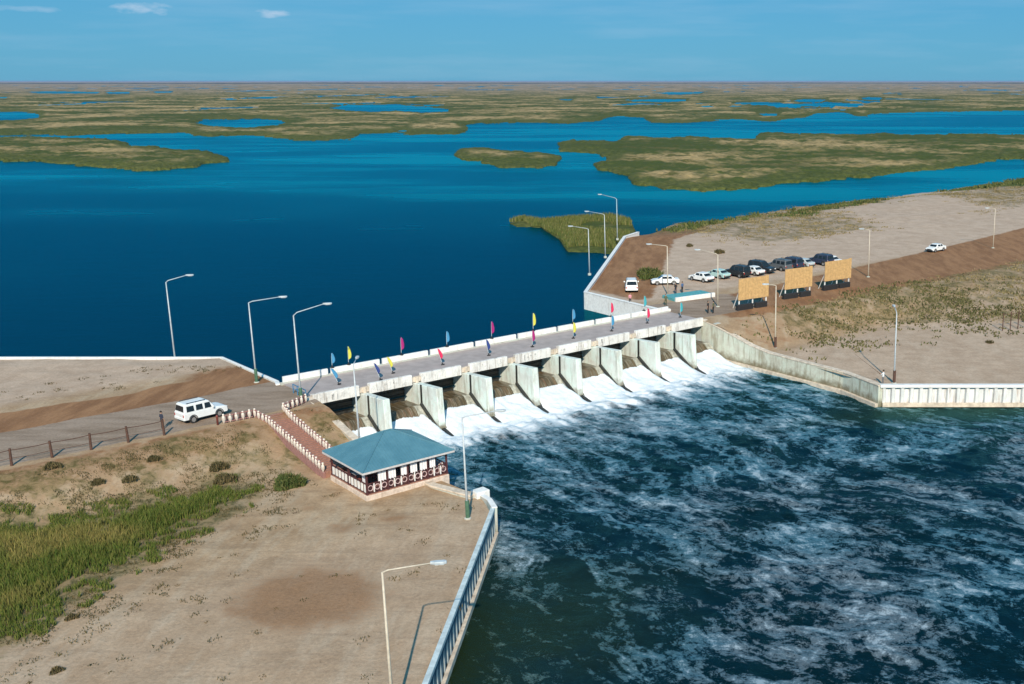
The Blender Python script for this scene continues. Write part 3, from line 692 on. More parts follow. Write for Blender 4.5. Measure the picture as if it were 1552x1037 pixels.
# local frame: x along the bridge, y = -t (upstream positive)
mb = MB(); mb.box(-1.3, LEN+.2, -.05, 6.4, -.35, DK); mb.build('deck', M['deck'], bridge)
mb = MB()
mb.box(-1.5, LEN+.2, 6.4, 6.85, -.5, DK+.12); mb.build('upstream_kerb', M['conc'], bridge)
for e, (x0, x1) in enumerate(((-2.4, -1.3), (LEN+.2, LEN+1.2))):
    mb = MB(); mb.box(x0, x1, -2.6, 6.3, -6, -.02 if e == 0 else -.02); mb.build('abutment', M['conc'], bridge, bevel=.05)
for i, s in enumerate(PIERS):
    mb = MB()
    # side outline (y,z) of the pier: rises slightly towards the nose, foot follows the chute
    prof = [(6.2, -.37), (.0, -.37), (-.25, -.42), (-5.0, -.08), (-5.45, -5.6), (6.2, -5.6)]
    for hw, sh in ((.38, 0),):
        vs = [Vector((s-hw, y, z)) for y, z in prof]+[Vector((s+hw, y, z)) for y, z in prof]; n = len(prof)
        mb.add(vs, [tuple(range(n)), tuple(range(n, 2*n))[::-1]]+[(k, n+k, n+(k+1) % n, (k+1) % n) for k in range(n)])
    o = mb.build('pier', M['pier'], bridge, bevel=.07)
    mb = MB()                                     # sloping foot ledges beside the chute and a low dark bar past the nose
    for sg in (-1, 1):
        c0 = s+sg*.50
        mb.bar((c0, -1.9, -2.35), (c0, -5.9, -4.85), .22, .30)
    mb.bar((s, -5.4, -4.5), (s, -7.4, -5.0), .36, .4)
    mb.build('pier_foot', M['steel'], o)
    mb = MB()
    for sg in (-1, 1):
        mb.box(s+sg*.39-.05, s+sg*.39+.05, -2.05, -1.75, -2.4, -.3)
    mb.build('gate_groove', M['steel'], o)
edges = [-1.3]+PIERS+[LEN+.2]
for i in range(9):
    a, b = edges[i], edges[i+1]
    a2 = a+(.55 if i else 0.05); b2 = b-.55 if i < 8 else b-.1
    mb = MB(); mb.box(a2, b2, -.38, .05, -.62, DK+.28)
    for k in range(14):                           # crumbled lower edge and patches
        x = rnd.uniform(a2, b2-.4); mb.box(x, x+rnd.uniform(.12, .35), -.41, -.35, rnd.uniform(-.5, .0), rnd.uniform(.05, DK+.26))
    mb.build('edge_beam', M['fascia'], bridge, bevel=.04)
    mb = MB(); mb.box(a2-(.85 if i else 0), b2-.12 if i < 8 else b2, 6.47, 6.77, DK+.125, DK+.75); mb.build('parapet', M['white'], bridge, bevel=.03)
    mb = MB(); mb.box(a+.5, b-.5, 1.6, 1.78, -2.9, -.36)
    for k in range(1, 5): mb.box(a+.5, b-.5, 1.48, 1.6, -2.5+k*.45, -2.42+k*.45)
    mb.build('gate', M['steel'], bridge)
    # ogee chute with thin brown sheet of water
    mb = MB(); pr = [(1.5, -2.75), (-1.0, -2.70), (-1.5, -2.55), (-1.9, -2.6), (-2.3, -2.95), (-2.75, -3.5), (-3.1, -4.0), (-3.4, -4.6)]
    nx = 40
    for k in range(nx+1):
        x = a+.36+(b-a-.72)*k/nx
        for y, z in pr: mb.v.append((x, y-.05*math.sin(x*9), z+.03*math.sin(x*7.)))
    for k in range(nx):
        for j in range(len(pr)-1):
            q = k*len(pr)+j; mb.f.append((q, q+len(pr), q+len(pr)+1, q+1)); mb.m.append(1 if k > nx*.80 and j > 1 else 0)
    mb.build('spillway', [M['fall'], M['fall2']], bridge, smooth=True)
for s in PIERS:
    mb = MB(); mb.box(s-.5, s+.5, -.34, .0, -.34, DK-.02); mb.box(s-.16, s+.16, -.44, -.345, -.9, DK+.05)
    mb.build('joint_block', M['coping'], bridge)

# ------------------------------------------------------------------ walls
def wall_poly(name, path, tops, zb, th, m, label, cat='wall', cap=None):
    """continuous wall along a polyline with a varying top"""
    r = empty(name, (path[0][0], path[0][1], 0), 0, label, cat)
    def ring(off, w):
        out = []
        n = len(path)
        for i in range(n):
            a = Vector(path[max(0, i-1)][:2]); b = Vector(path[min(n-1, i+1)][:2]); d = (b-a).normalized(); nn = Vector((-d.y, d.x))
            p = Vector(path[i][:2]); out.append((p+nn*(off-w/2)-Vector(r.location[:2]), p+nn*(off+w/2)-Vector(r.location[:2])))
        return out
    def strip(z0s, z1s, off, w, nm, mm, bev=.03):
        mb = MB(); rg = ring(off, w)
        for (a, b), z0, z1 in zip(rg, z0s, z1s): mb.v += [(a.x, a.y, z0), (b.x, b.y, z0), (b.x, b.y, z1), (a.x, a.y, z1)]
        n = len(rg)
        for i in range(n-1):
            q = i*4
            for k in range(4): mb.f.append((q+k, q+(k+1) % 4, q+4+(k+1) % 4, q+4+k)); mb.m.append(0)
        mb.f += [(0, 1, 2, 3), ((n-1)*4+3, (n-1)*4+2, (n-1)*4+1, (n-1)*4)]; mb.m += [0, 0]
        return mb.build(nm, mm, r, bevel=bev)
    strip([zb]*len(path), tops, 0, th, 'wall_body', m)
    if cap: strip([z+.003 for z in tops], [z+cap[1] for z in tops], cap[2] if len(cap) > 2 else 0, cap[0], 'coping', cap[3])
    return r, strip
# far wing wall
pth = [L(53.65, t) for t in (0, 3, 6, 9, 12, 18, 24)]+[Vector((24.9, 117.9, 0))]
r, st = wall_poly('wing_wall', pth, [.05, -.45, -1.15, -1.85, -2.25, -2.35, -2.38, -2.38], -6.2, .7, M['wingc'], 'stained pale concrete wall curving down from the far bridge end to the ribbed wall', cap=(.8, .16, 0, M['coping']))
st([-4.9]*8, [-4.35]*8, -.55, .4, 'foot_ledge', M['coping'])
# near wing wall
pth = [L(-1.55, t) for t in (0, 3, 6, 9, 12, 18, 24)]+[L(-.4, 28.4)]
r, st = wall_poly('wing_wall', pth, [.12, -.3, -.95, -1.6, -2.15, -2.35, -2.38, -2.3], -6.2, .6, M['conc'], 'pale sloping concrete wall below the near bridge end behind the pavilion', cap=(.75, .16, 0, M['coping']))
mb = MB(); e = L(.2, 28.3); mb.box(-.5, .75, -.5, .5, -6, -1.95); o = mb.build('end_block', M['white'], None, bevel=.06); o.location = (e.x, e.y, 0); o.rotation_euler = (0, 0, AU)
tag(o, 'white concrete block at the corner of the terrace beside the slim lamp post', 'block')
# upstream quay walls
wall_poly('quay_wall', [Vector((-420, 121.5, 0)), Vector((-50.4, 121.5, 0)), Vector((-40.5, 111.0, 0)), L(-1.7, -6.9)], [.0, .0, .05, .1], -4, .4, M['white'], 'long low white kerb wall along the lake at the near left bank', cap=(.46, .10, 0, M['white']))
wall_poly('quay_wall', [L(LEN+.9, -7.0), L(LEN-.3, -7.4), Vector((-11.1, 159.7, 0)), Vector((-10.4, 170, 0)), Vector((-7.1, 219.5, 0)), Vector((-4.5, 226, 0))], [.35]*6, -4.5, .5, M['white'], 'white quay wall with a sharp corner beyond the far end of the bridge', cap=(.6, .12, 0, M['white']))
# sheet pile walls
def pile_mat():
    t = NT('painted_sheet_pile')
    a = t.noise(1.2, 5, .6, sc=(1, 1, .3)); b = t.noise(.5, 4, .6, w=6)
    col = t.mix(t.ramp(a, .35, .7), (.60, .62, .62), (.80, .80, .78))
    col = t.mix(t.math('MULTIPLY', t.ramp(t.noise(2.4, 6, .7, sc=(1, 1, .15), w=3), .5, .7), .6), col, (.30, .19, .13))
    return t.out(col, .6)
M['pile'] = pile_mat()
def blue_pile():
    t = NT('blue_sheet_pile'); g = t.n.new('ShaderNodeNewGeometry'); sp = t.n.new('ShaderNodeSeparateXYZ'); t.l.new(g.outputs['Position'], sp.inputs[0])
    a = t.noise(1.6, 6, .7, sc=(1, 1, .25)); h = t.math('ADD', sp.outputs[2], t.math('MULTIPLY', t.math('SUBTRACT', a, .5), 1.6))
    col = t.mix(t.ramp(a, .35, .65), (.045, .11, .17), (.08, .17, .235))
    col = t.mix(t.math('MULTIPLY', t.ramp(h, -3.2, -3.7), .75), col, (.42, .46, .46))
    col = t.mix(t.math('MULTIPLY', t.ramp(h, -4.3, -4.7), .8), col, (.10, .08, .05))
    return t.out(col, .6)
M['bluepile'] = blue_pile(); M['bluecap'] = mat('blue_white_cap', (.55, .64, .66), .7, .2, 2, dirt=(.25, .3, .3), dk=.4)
def sheet_wall(p0, p1, side, label, top, pm='pile', cw=.2):
    p0 = Vector(p0); p1 = Vector(p1); d = (p1-p0); ln = d.length; rz = math.atan2(d.y, d.x)
    r = empty('sheet_pile_wall', (p0.x, p0.y, 0), rz, label, 'wall')
    pitch = 1.05; prof = []; x = 0
    while x < ln:
        prof += [(x, 0), (x+.30, 0), (x+.42, .3*side), (x+.92, .3*side)]; x += pitch
    mb = MB()
    for i, (x, y) in enumerate(prof):
        mb.v += [(x, y, -6.5), (x, y, top-.2)]
        if i: mb.f.append((2*i-2, 2*i, 2*i+1, 2*i-1)); mb.m.append(0)
    o = mb.build('sheet_panel', M[pm], r)
    so_ = o.modifiers.new('solid', 'SOLIDIFY'); so_.thickness = .03
    mb = MB(); mb.box(-.3, ln, -.22, .5, top-.197, top+.10) if side > 0 else mb.box(-.3, ln, -.30, .06, top-.197, top+.10); mb.build('cap_beam', M['white' if side > 0 else 'bluecap'], r, bevel=.03)
    mb = MB(); y0, y1 = ((-.28, -.02) if side > 0 else (.02, .28)); mb.box(0, ln, y0, y1, -4.75, -4.28); mb.build('waler_beam', M['coping'], r, bevel=.02)
    return r
sheet_wall((25.1, 117.9), (200, 117.9), 1, 'white ribbed sheet pile wall along the far right terrace edge', -2.3)
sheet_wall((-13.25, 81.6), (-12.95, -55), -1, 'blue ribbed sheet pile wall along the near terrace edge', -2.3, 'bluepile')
wall_poly('corner_wall', [e, Vector((-13.9, 83.4, 0)), Vector((-13.2, 81.6, 0))], [-2.25]*3, -6.2, .4, M['conc'], 'short curved concrete kerb between the white end block and the ribbed wall', cap=(.46, .1, 0, M['white']))

# ------------------------------------------------------------------ pavilion
M['roof'] = None
def roof_mat():
    t = NT('teal_metal_roof')
    a = t.noise(.8, 5, .6); b = t.noise(5, 4, .6, sc=(1, 1, .4), w=2)
    col = t.mix(t.ramp(a, .3, .7), (.070, .190, .255), (.095, .235, .305))
    col = t.mix(t.math('MULTIPLY', t.ramp(b, .55, .75), .3), col, (.16, .32, .36))
    return t.out(col, .42)
M['roof'] = roof_mat()
M['maroon'] = mat('maroon_wood', (.085, .028, .032), .6, .3, 5)
M['pinktrim'] = mat('pale_pink_trim', (.55, .40, .40), .6, .2, 5)
M['trim'] = mat('pale_trim', (.62, .60, .60), .6, .15, 4)
M['curtain'] = mat('white_curtain', (.84, .82, .84), .85, .1, 5)
M['plinth'] = mat('pinkish_plinth', (.68, .57, .48), .85, .2, 3, dirt=(.4, .3, .22), dk=.6)
M['tile'] = mat('red_tile_floor', (.36, .18, .13), .7, .25, 5)
M['cloth'] = mat('white_cloth', (.75, .72, .72), .85, .1, 5)
gc = L(-3.35, 19.8); GZ = -2.5
gz = empty('pavilion', (gc.x, gc.y, GZ), AU, 'open pavilion with a teal hip roof and maroon and white lattice sides', 'pavilion')
HX, HY = 3.75, 3.15          # local x along the bridge (u), y = upstream
mb = MB(); mb.box(-HX-.15, HX+.15, -HY-.15, HY+.15, -.5, .42); mb.build('plinth', M['plinth'], gz, bevel=.04)
mb = MB(); mb.box(-HX-.05, HX+.05, -HY-.05, HY+.05, .422, .50); mb.build('floor', M['tile'], gz)
EZ = 2.62; AZ = 4.45
def post_mesh(parent, x, y, m=M['maroon']):
    mb = MB(); mb.box(x-.07, x+.07, y-.07, y+.07, .502, EZ-.05); mb.box(x-.10, x+.10, y-.10, y+.10, .502, .62); mb.box(x-.10, x+.10, y-.10, y+.10, EZ-.16, EZ-.055)
    return mb.build('post', m, parent)
px_ = [-HX, -HX/2, 0, HX/2, HX]; py_ = [-HY, 0, HY]
for x in px_:
    for y in (-HY, HY): post_mesh(gz, x, y)
for y in (0,):
    for x in (-HX, HX): post_mesh(gz, x, y)
# hip roof with overhang, thickness and standing seams
OXr, OYr = 4.3, 3.65
apx = .35
mb = MB()
for dz, sc in ((0, 1.), (-.09, .995)):
    mb.v += [(-OXr*sc, -OYr*sc, EZ+dz), (OXr*sc, -OYr*sc, EZ+dz), (OXr*sc, OYr*sc, EZ+dz), (-OXr*sc, OYr*sc, EZ+dz), (-apx, 0, AZ+dz), (apx, 0, AZ+dz)]
for b in (0, 6): mb.f += [(b, b+1, b+5, b+4), (b+1, b+2, b+5), (b+2, b+3, b+4, b+5), (b+3, b, b+4)]
mb.f += [(0, 1, 7, 6), (1, 2, 8, 7), (2, 3, 9, 8), (3, 0, 6, 9)]; mb.m += [0]*len(mb.f)
roof = mb.build('roof', M['roof'], gz)
mb = MB()
n = 16
for sgn in (-1, 1):
    for i in range(1, n*2):
        x = -OXr+2*OXr*i/(n*2); f = min(1., (OXr-abs(x))/(OXr-apx))
        mb.bar((x, sgn*OYr, EZ+.012), (x, sgn*OYr*(1-f), EZ+(AZ-EZ)*f+.012), .035, .035)
    for i in range(1, 26):
        y = -OYr+2*OYr*i/26; f = (OYr-abs(y))/OYr
        mb.bar((sgn*OXr, y, EZ+.012), (sgn*(OXr-(OXr-apx)*f), y, EZ+(AZ-EZ)*f+.012), .035, .035)
mb.build('roof_seam', M['roof'], roof)
mb = MB()
for sx in (-1, 1):
    for sy in (-1, 1): mb.tube([(sx*OXr, sy*OYr, EZ+.03), (sx*apx, 0, AZ+.03)], .055, 6)
mb.tube([(-apx, 0, AZ+.03), (apx, 0, AZ+.03)], .06, 6); mb.build('ridge_cap', M['roof'], roof)
mb = MB()
for a, b in (((-OXr, -OYr), (OXr, -OYr)), ((OXr, -OYr), (OXr, OYr)), ((OXr, OYr), (-OXr, OYr)), ((-OXr, OYr), (-OXr, -OYr))):
    mb.bar((a[0], a[1], EZ-.10), (b[0], b[1], EZ-.10), .05, .16)
mb.build('eave_board', M['trim'], roof)
mb = MB(); mb.box(-OXr+.3, OXr-.3, -OYr+.3, OYr-.3, EZ-.06, EZ-.02)
mb.build('ceiling', M['maroon'], gz)
# frieze band and railings: downstream side (-y) and left side (-x) first, then the others
def side(a, b, nb, kind):
    a = Vector(a); b = Vector(b); d = b-a
    mb = MB(); lo = MB()
    for k in range(nb):
        p = a+d*(k/nb); q = a+d*((k+1)/nb); m_ = (p+q)/2
        mb.bar((p.x, p.y, 2.22), (q.x, q.y, 2.5), .05, .05); mb.bar((q.x, q.y, 2.22), (p.x, p.y, 2.5), .05, .05)
        lo.bar((p.x, p.y, 2.24), (p.x, p.y, 2.5), .06, .06)
    mb.bar((a.x, a.y, 2.2), (b.x, b.y, 2.2), .07, .07); mb.bar((a.x, a.y, 2.52), (b.x, b.y, 2.52), .07, .07)
    n0 = len(mb.v); mb.v += lo.v; mb.f += [tuple(i+n0 for i in f) for f in lo.f]; mb.m += [1]*len(lo.f); mb.build('frieze', [M['maroon'], M['trim']], gz)
    mb = MB(); wps = []
    for k in range(nb):
        p = a+d*(k/nb); q = a+d*((k+1)/nb); c = (p+q)/2; u_ = d.normalized(); w = d.length/nb
        if kind == 'wheel':
            R_ = min(w*.36, .30)
            pts = [(c.x+u_.x*R_*math.cos(g), c.y+u_.y*R_*math.cos(g), .98+R_*math.sin(g)) for g in [i*math.pi/6 for i in range(13)]]
            mb.cur = 1; mb.tube(pts, .045, 5, False); mb.cur = 0
            mb.bar((p.x, p.y, .62), (q.x, q.y, 1.34), .045, .045); mb.bar((q.x, q.y, .62), (p.x, p.y, 1.34), .045, .045)
            wp = MB(); wp.bar((p.x, p.y, .6), (p.x, p.y, 1.36), .11, .10); wps.append(wp)
        else:
            wp = MB(); wps.append(wp); wp.box(-.15, .15, -.045, .045, .6, 1.28, Matrix.Translation((c.x, c.y, 0)) @ Matrix.Rotation(math.atan2(d.y, d.x), 4, 'Z'))
            mb.bar((p.x, p.y, .6), (p.x, p.y, 1.36), .05, .05)
    mb.bar((a.x, a.y, .60), (b.x, b.y, .60), .09, .08); mb.bar((a.x, a.y, 1.38), (b.x, b.y, 1.38), .09, .08)
    ra = mb.build('railing', [M['maroon'], M['pinktrim']], gz)
    for wp in wps: wp.build('railing_panel', M['white'], ra)
side((-HX, -HY), (HX, -HY), 12, 'wheel'); side((HX, -HY), (HX, HY), 10, 'wheel'); side((-HX, HY), (-HX, -HY), 11, 'panel'); side((-HX+2.2, HY), (HX, HY), 9, 'wheel')
# white roller curtains between the posts on the downstream side
for x0, x1 in ((-2.72, -2.02), (-1.78, -1.12), (-.62, .06), (.26, .88), (1.16, 1.82), (2.1, 2.62)):
    mb = MB(); nseg = 8
    for k in range(nseg+1):
        x = x0+(x1-x0)*k/nseg; y = -HY+.12+.02*math.sin(k*2.1)
        mb.v += [(x, y-.16, 1.36), (x, y-.16, 2.2), (x, y-.14, 2.2), (x, y-.14, 1.36)]
    for k in range(nseg):
        for j in range(4): mb.f.append((k*4+j, k*4+(j+1) % 4, k*4+4+(j+1) % 4, k*4+4+j)); mb.m.append(0)
    mb.build('curtain', M['curtain'], gz)
mb = MB(); mb.box(-HX+.10, -HX+.13, -2.75, -2.2, 1.3, 2.24); mb.build('curtain', M['curtain'], gz)
# tables and benches inside
def table(x, y):
    c = L(-3.35+x, 19.8-y); r = empty('picnic_table', (c.x, c.y, GZ+.502), AU, None, 'table')
    mb = MB(); mb.box(-.9, .9, -.4, .4, .70, .75); mb.build('tabletop', M['cloth'], r)
    for sx in (-1, 1):
        mb = MB(); mb.bar((sx*.7, -.3, 0), (sx*.7, .3, .7), .08); mb.bar((sx*.7, .3, 0), (sx*.7, -.3, .7), .08); mb.build('leg', M['maroon'], r)
    for sy in (-1, 1):
        mb = MB(); mb.box(-.9, .9, sy*.75-.16, sy*.75+.16, .42, .47); mb.box(-.75, -.67, sy*.75-.12, sy*.75+.12, 0, .42); mb.box(.67, .75, sy*.75-.12, sy*.75+.12, 0, .42); mb.build('bench', M['rust'], r)
    return r
tag(table(-2.3, .3), 'white topped table with red benches inside the pavilion nearest its picket side')
tag(table(1.6, .3), 'white topped table with red benches inside the pavilion near its water side')

# ------------------------------------------------------------------ stair path with white picket rails
M['picket'] = mat('picket_white', (.74, .67, .60), .7, .3, 3)
M['pinkr'] = mat('pink_brown_rail', (.36, .19, .17), .7, .25, 5)
pr = empty('stair_path', L(-6.4, 2.6, 0), AU, 'sloping red path with steps from the road down to the pavilion', 'path')
mb = MB(); nst = 34
for k in range(nst):
    y = -k*13.2/nst; z = -.02-k*(1.98)/nst
    mb.box(-.92, .92, y-13.2/nst-.02, y, z-1.0, z+.05)
mb.build('tread', M['tile'], pr)
mb = MB()
for sx in (-1, 1):
    mb.bar((sx*1.04, 0, -.34), (sx*1.04, -13.2, -2.34), .2, .7)
mb.build('side_kerb', M['pinkr'], pr)
_pk = _pk2 = None
def picket_rail(path, label, red=False):
    global _pk, _pk2
    path = [Vector(p) for p in path]
    r = empty('picket_railing', path[0], 0, label, 'railing')
    o3 = path[0]
    mb = MB()
    for a, b in zip(path[:-1], path[1:]):
        for h in (.14, .74): mb.bar(a-o3+Vector((0, 0, h)), b-o3+Vector((0, 0, h)), .11, .09)
    mb.build('rail', M['pinkr'], r)
    ln = sum((b-a).length for a, b in zip(path[:-1], path[1:])); n = int(ln/.30)
    if _pk is None:
        m_ = MB(); m_.lathe([(.05, 0), (.08, .12), (.16, .3), (.17, .48), (.12, .66), (.06, .74), (.12, .82), (.05, .88)], n=7)
        tmp = m_.build('picket', M['picket'], None, smooth=True); _pk = tmp.data; bpy.data.objects.remove(tmp)
        m_ = MB(); m_.lathe([(.05, 0), (.06, .2), (.08, .4), (.06, .6), (.05, .76)], n=6)
        tmp = m_.build('picket', M['maroon'], None, smooth=True); _pk2 = tmp.data; bpy.data.objects.remove(tmp)
    for k in range(n+1):
        q = ln*k/n
        for a, b in zip(path[:-1], path[1:]):
            l2 = (b-a).length
            if q <= l2+1e-4: p = a.lerp(b, q/l2); break
            q -= l2
        c = bpy.data.objects.new('picket', _pk if k % 2 == 0 else _pk2); COL.objects.link(c); c.parent = r; c.location = p-o3
        c.rotation_euler = (rnd.uniform(-.05, .05), rnd.uniform(-.05, .05), 0); c.scale = (1, 1, rnd.uniform(.92, 1.06))
def zp(s, t):
    q = L(s, t); return float(zL(np.array([q.x]), np.array([q.y]))[0])
picket_rail([L(-7.9, 2.4, .0), L(-7.5, 4.2, -.27), L(-7.46, 15.6, -1.98)], 'white picket railing on the left side of the sloping red path')
picket_rail([L(-5.05, 2.4, .0), L(-5.32, 4.2, -.27), L(-5.34, 15.6, -1.98)], 'white picket railing on the right side of the sloping red path')
picket_rail([L(-10.8, 2.3, .0), L(-8.1, 2.35, .0)], 'short white picket railing on the road edge beside the white off-road car')
picket_rail([L(-5.1, 2.4, .0), L(-2.3, 1.2, .1)], 'short white picket railing between the red path and the bridge end')
mb = MB(); mb.lathe([(.10, 0), (.10, .8), (.13, .84), (.05, .95)]); o = mb.build('bollard', M['rust'], None, smooth=True); p = L(-11.4, 2.35); o.location = (p.x, p.y, 0)
tag(o, 'short red post at the road edge under the rear of the white off-road car', 'post')
# blue handrail at the bridge corner
M['blue'] = mat('blue_paint', (.05, .19, .36), .5, .2, 3)
r = empty('handrail', L(-1.9, -2.6, .1), AU, 'blue handrail at the near corner of the bridge', 'railing')
mb = MB(); mb.tube([(0, 0, 1.0), (0, -3.0, 1.0)], .05); mb.tube([(0, 0, .55), (0, -3.0, .55)], .04); mb.build('rail', M['blue'], r)
for k in range(4):
    mb = MB(); mb.tube([(0, -k, 0), (0, -k, 1.0)], .05); mb.build('post', M['blue'], r)

# ------------------------------------------------------------------ road fence
r = empty('post_fence', L(-16.1, 2.2), 0, 'brown post and wire fence along the near road edge', 'fence')
fp = [L(-16.1-3.03*k, 2.2-.05*k) for k in range(9)]; o3 = fp[0]
for k, p in enumerate(fp):
    mb = MB(); q = p-o3; tl = Vector((rnd.uniform(-.09, .02), rnd.uniform(-.05, .05), 1.5)); mb.tube([q+Vector((0, 0, -.2)), q+tl*.5, q+tl], [.12, .11, .10], 7)
    mb.build('post', M['wood'], r)
mb = MB()
for a, b in zip(fp[:-1], fp[1:]):
    for h in (.65, 1.35):
        pts = [a.lerp(b, j/6)-o3+Vector((0, 0, h-.06*math.sin(math.pi*j/6))) for j in range(7)]
        mb.tube(pts, .022 if h < 1 else .034, 5, False)
mb.build('wire', M['wood'], r)

# ------------------------------------------------------------------ street lamps
def lamp(base, ztop, adir, alen, rise, label, pole='galv', sleeve=True, two=False):
    r = empty('street_lamp', base, 0, label, 'street lamp', 'street lamps along the road and terraces')
    h = ztop; a = math.radians(adir)
    lean = -.012*h
    mb = MB(); mb.tube([(0, 0, 0), (lean*.5, 0, h*.5), (lean, 0, h)], [.105, .08, .058], 8); mb.build('pole', M[pole], r, smooth=True)
    ex = (lean+math.cos(a)*alen, math.sin(a)*alen, h+rise)
    mb = MB(); mb.tube([(lean, 0, h-.03), (lean+math.cos(a)*alen*.12, math.sin(a)*alen*.12, h+rise*.28), ex], [.055, .045, .038], 7); mb.build('arm', M[pole], r, smooth=True)
    mt = Matrix.Translation(ex) @ Matrix.Rotation(a, 4, 'Z')
    mb = MB(); mb.prism([(-.1, -.06), (.15, -.15), (.6, -.16), (.75, -.08), (.75, .08), (.6, .16), (.15, .15), (-.1, .06)], -.06, .09, mt); hd = mb.build('lamp_head', M['galv'], r, bevel=.03)
    mb = MB(); mb.prism([(.15, -.10), (.6, -.10), (.6, .10), (.15, .10)], -.10, -.062, mt); mb.build('lamp_glass', M['glass_l'], hd)
    if sleeve:
        mb = MB(); mb.tube([(0, 0, 0), (0, 0, 1.5)], .17, 8); mb.build('base_sleeve', M['green'] if sleeve is True else M[sleeve], r)
    mb = MB(); mb.lathe([(.28, -.25), (.28, .06), (.2, .1)]); mb.build('footing', M['conc'], r)
    return r
def onL(px, py, z): p = P(px, py, z); return (p.x, p.y, float(zL(np.array([p.x]), np.array([p.y]))[0]))
lamp(onL(265, 542, 0), 8.9, 10, 2.3, .75, 'pale lamp post standing alone on the white lakeside kerb, farthest left', sleeve=False)
lamp(onL(389, 580, 0), 8.6, 14, 3.1, .45, 'pale lamp post with nearly level arm at the lake kerb left of the bridge')
lamp(onL(457, 612, 0), 8.8, 14, 2.9, 1.0, 'pale lamp post with rising arm at the near end of the bridge')
lamp(P(597, 1097, ZT), 8.8, 8, 2.55, .35, 'cream lamp post in the foreground with a long shadow across the sand', pole='tanpole', sleeve=False)
lamp(P(709, 786, ZT), 8.3, 10, 2.6, .4, 'slim pale lamp post beside the white block at the terrace corner')
q = P(546, 683, -2.3); lamp(q, 8.2, 95, 1.6, .2, 'slim grey lamp post directly behind the pavilion roof', sleeve=False)
lamp((P(899, 415, 0).x-.6, P(899, 415, 0).y, 0), 7.4, 168, 2.7, .4, 'lamp post over the far quay wall, nearest to the bridge of three', sleeve=False)
lamp((P(920, 389, 0).x-.3, P(920, 389, 0).y, 0), 7.6, 165, 3.0, .5, 'middle lamp post of the three over the far quay wall', sleeve=False)
lamp((P(938, 362, 0).x-.3, P(938, 362, 0).y, 0), 8.0, 160, 3.3, .8, 'lamp post at the far tip of the quay wall', sleeve=False)
lamp(P(1012, 447, 0), 7.3, 172, 2.4, .25, 'cream lamp post between the white cars and the low planter wall', pole='tanpole', sleeve=False)
lamp(P(1088, 465, 0), 7.4, 165, 2.6, .6, 'cream lamp post between the low planter wall and the first billboard', pole='tanpole', sleeve=False)
lamp(P(1316, 420, 0), 7.6, 165, 1.0, .2, 'cream lamp post right of the three billboards on the brown road', pole='tanpole', sleeve=False)
lamp(P(1505, 376, 0), 7.5, 175, 1.2, .1, 'cream lamp post at the far right of the dirt road beyond the small white car', pole='tanpole', sleeve=False)
lamp(P(1175, 528, ZT), 8.2, 172, 1.0, .15, 'cream lamp post on the far terrace above the pale wing wall', pole='tanpole', sleeve='wood')
lamp(P(1355, 581, ZT), 8.1, 88, 1.6, .5, 'pale lamp post at the corner where the ribbed wall begins', sleeve='wood')

# ------------------------------------------------------------------ feather flags
def fmat(n, c): return mat(n, c, .75, .15, 3)
FC = {'blue': fmat('light_blue_cloth', (.05, .26, .48)), 'navy': fmat('navy_cloth', (.02, .05, .22)), 'yellow': fmat('yellow_cloth', (.62, .60, .08)), 'magenta': fmat('magenta_cloth', (.36, .01, .16)), 'red': fmat('red_cloth', (.66, .02, .10)), 'teal': fmat('teal_cloth', (.04, .36, .42))}
def flag(base, h, w, color, label, lean=0., grp='feather flags along the bridge deck', z0=.55):
    r = empty('feather_flag', base, 0, label, 'flag', grp); r.rotation_euler = (0, lean, rnd.uniform(-.2, .2))
    mb = MB(); mb.tube([(0, 0, 0), (0, 0, h*.7), (.03, 0, h*.93), (.12, 0, h)], [.03, .022, .018, .014], 6); mb.build('pole', M['galv'], r)
    mb = MB(); mb.lathe([(.24, 0), (.24, .05), (.08, .10), (.05, .28)], n=8); mb.build('base_stand', M['black'], r)
    mb = MB(); n = 12
    for k in range(n+1):
        f = k/n; z = h*z0*.6+(h-h*z0*.6)*f
        ww = w*(.80+.20*math.sin(min(1, f*1.3)*math.pi))*(1-.6*max(0, (f-.8)/.2)**2)*min(1, .35+f*5)
        for j in range(5):
            x = .02+ww*j/4; mb.v.append((x, .06*math.sin(j*1.4+k*.5)*j/4, z))
    for k in range(n):
        for j in range(4): q = k*5+j; mb.f.append((q, q+1, q+6, q+5)); mb.m.append(0)
    o = mb.build('sail', FC[color], r, smooth=True); m_ = o.modifiers.new('solid', 'SOLIDIFY'); m_.thickness = .015
    return r
FD = [(514, 583, 'blue', 'light blue feather flag leaning on the deck at the near bridge end', -.42), (577, 576, 'navy', 'navy feather flag slumped on the deck edge above the first white pier', -.38), (596, 566, 'yellow', 'yellow feather flag leaning left on the deck edge above the first white pier', -.34), (671, 553, 'red', 'red feather flag leaning on the deck edge above the second span from the left', -.30), (741, 539, 'navy', 'navy feather flag standing on the deck edge below the left magenta one', -.16), (807, 526, 'magenta', 'magenta feather flag on the downstream deck edge in mid bridge', 0), (869, 513, 'yellow', 'yellow feather flag on the downstream deck edge right of mid bridge', 0), (927, 502, 'blue', 'blue feather flag on the downstream deck edge near a red upstream one', 0), (981, 490, 'red', 'red feather flag on the downstream deck edge near the far end', .0), (1031, 481, 'teal', 'teal feather flag at the far end of the bridge before the planter wall', 0)]
for px, py, c, lab, ln in FD:
    p = P(px, py, DK); s, t = ST(p.x, p.y); q = L(s, min(t, -.55), DK+.005)
    flag(q, 2.0 if ln == 0 else 1.9, .34, c, lab, ln, z0=.6)
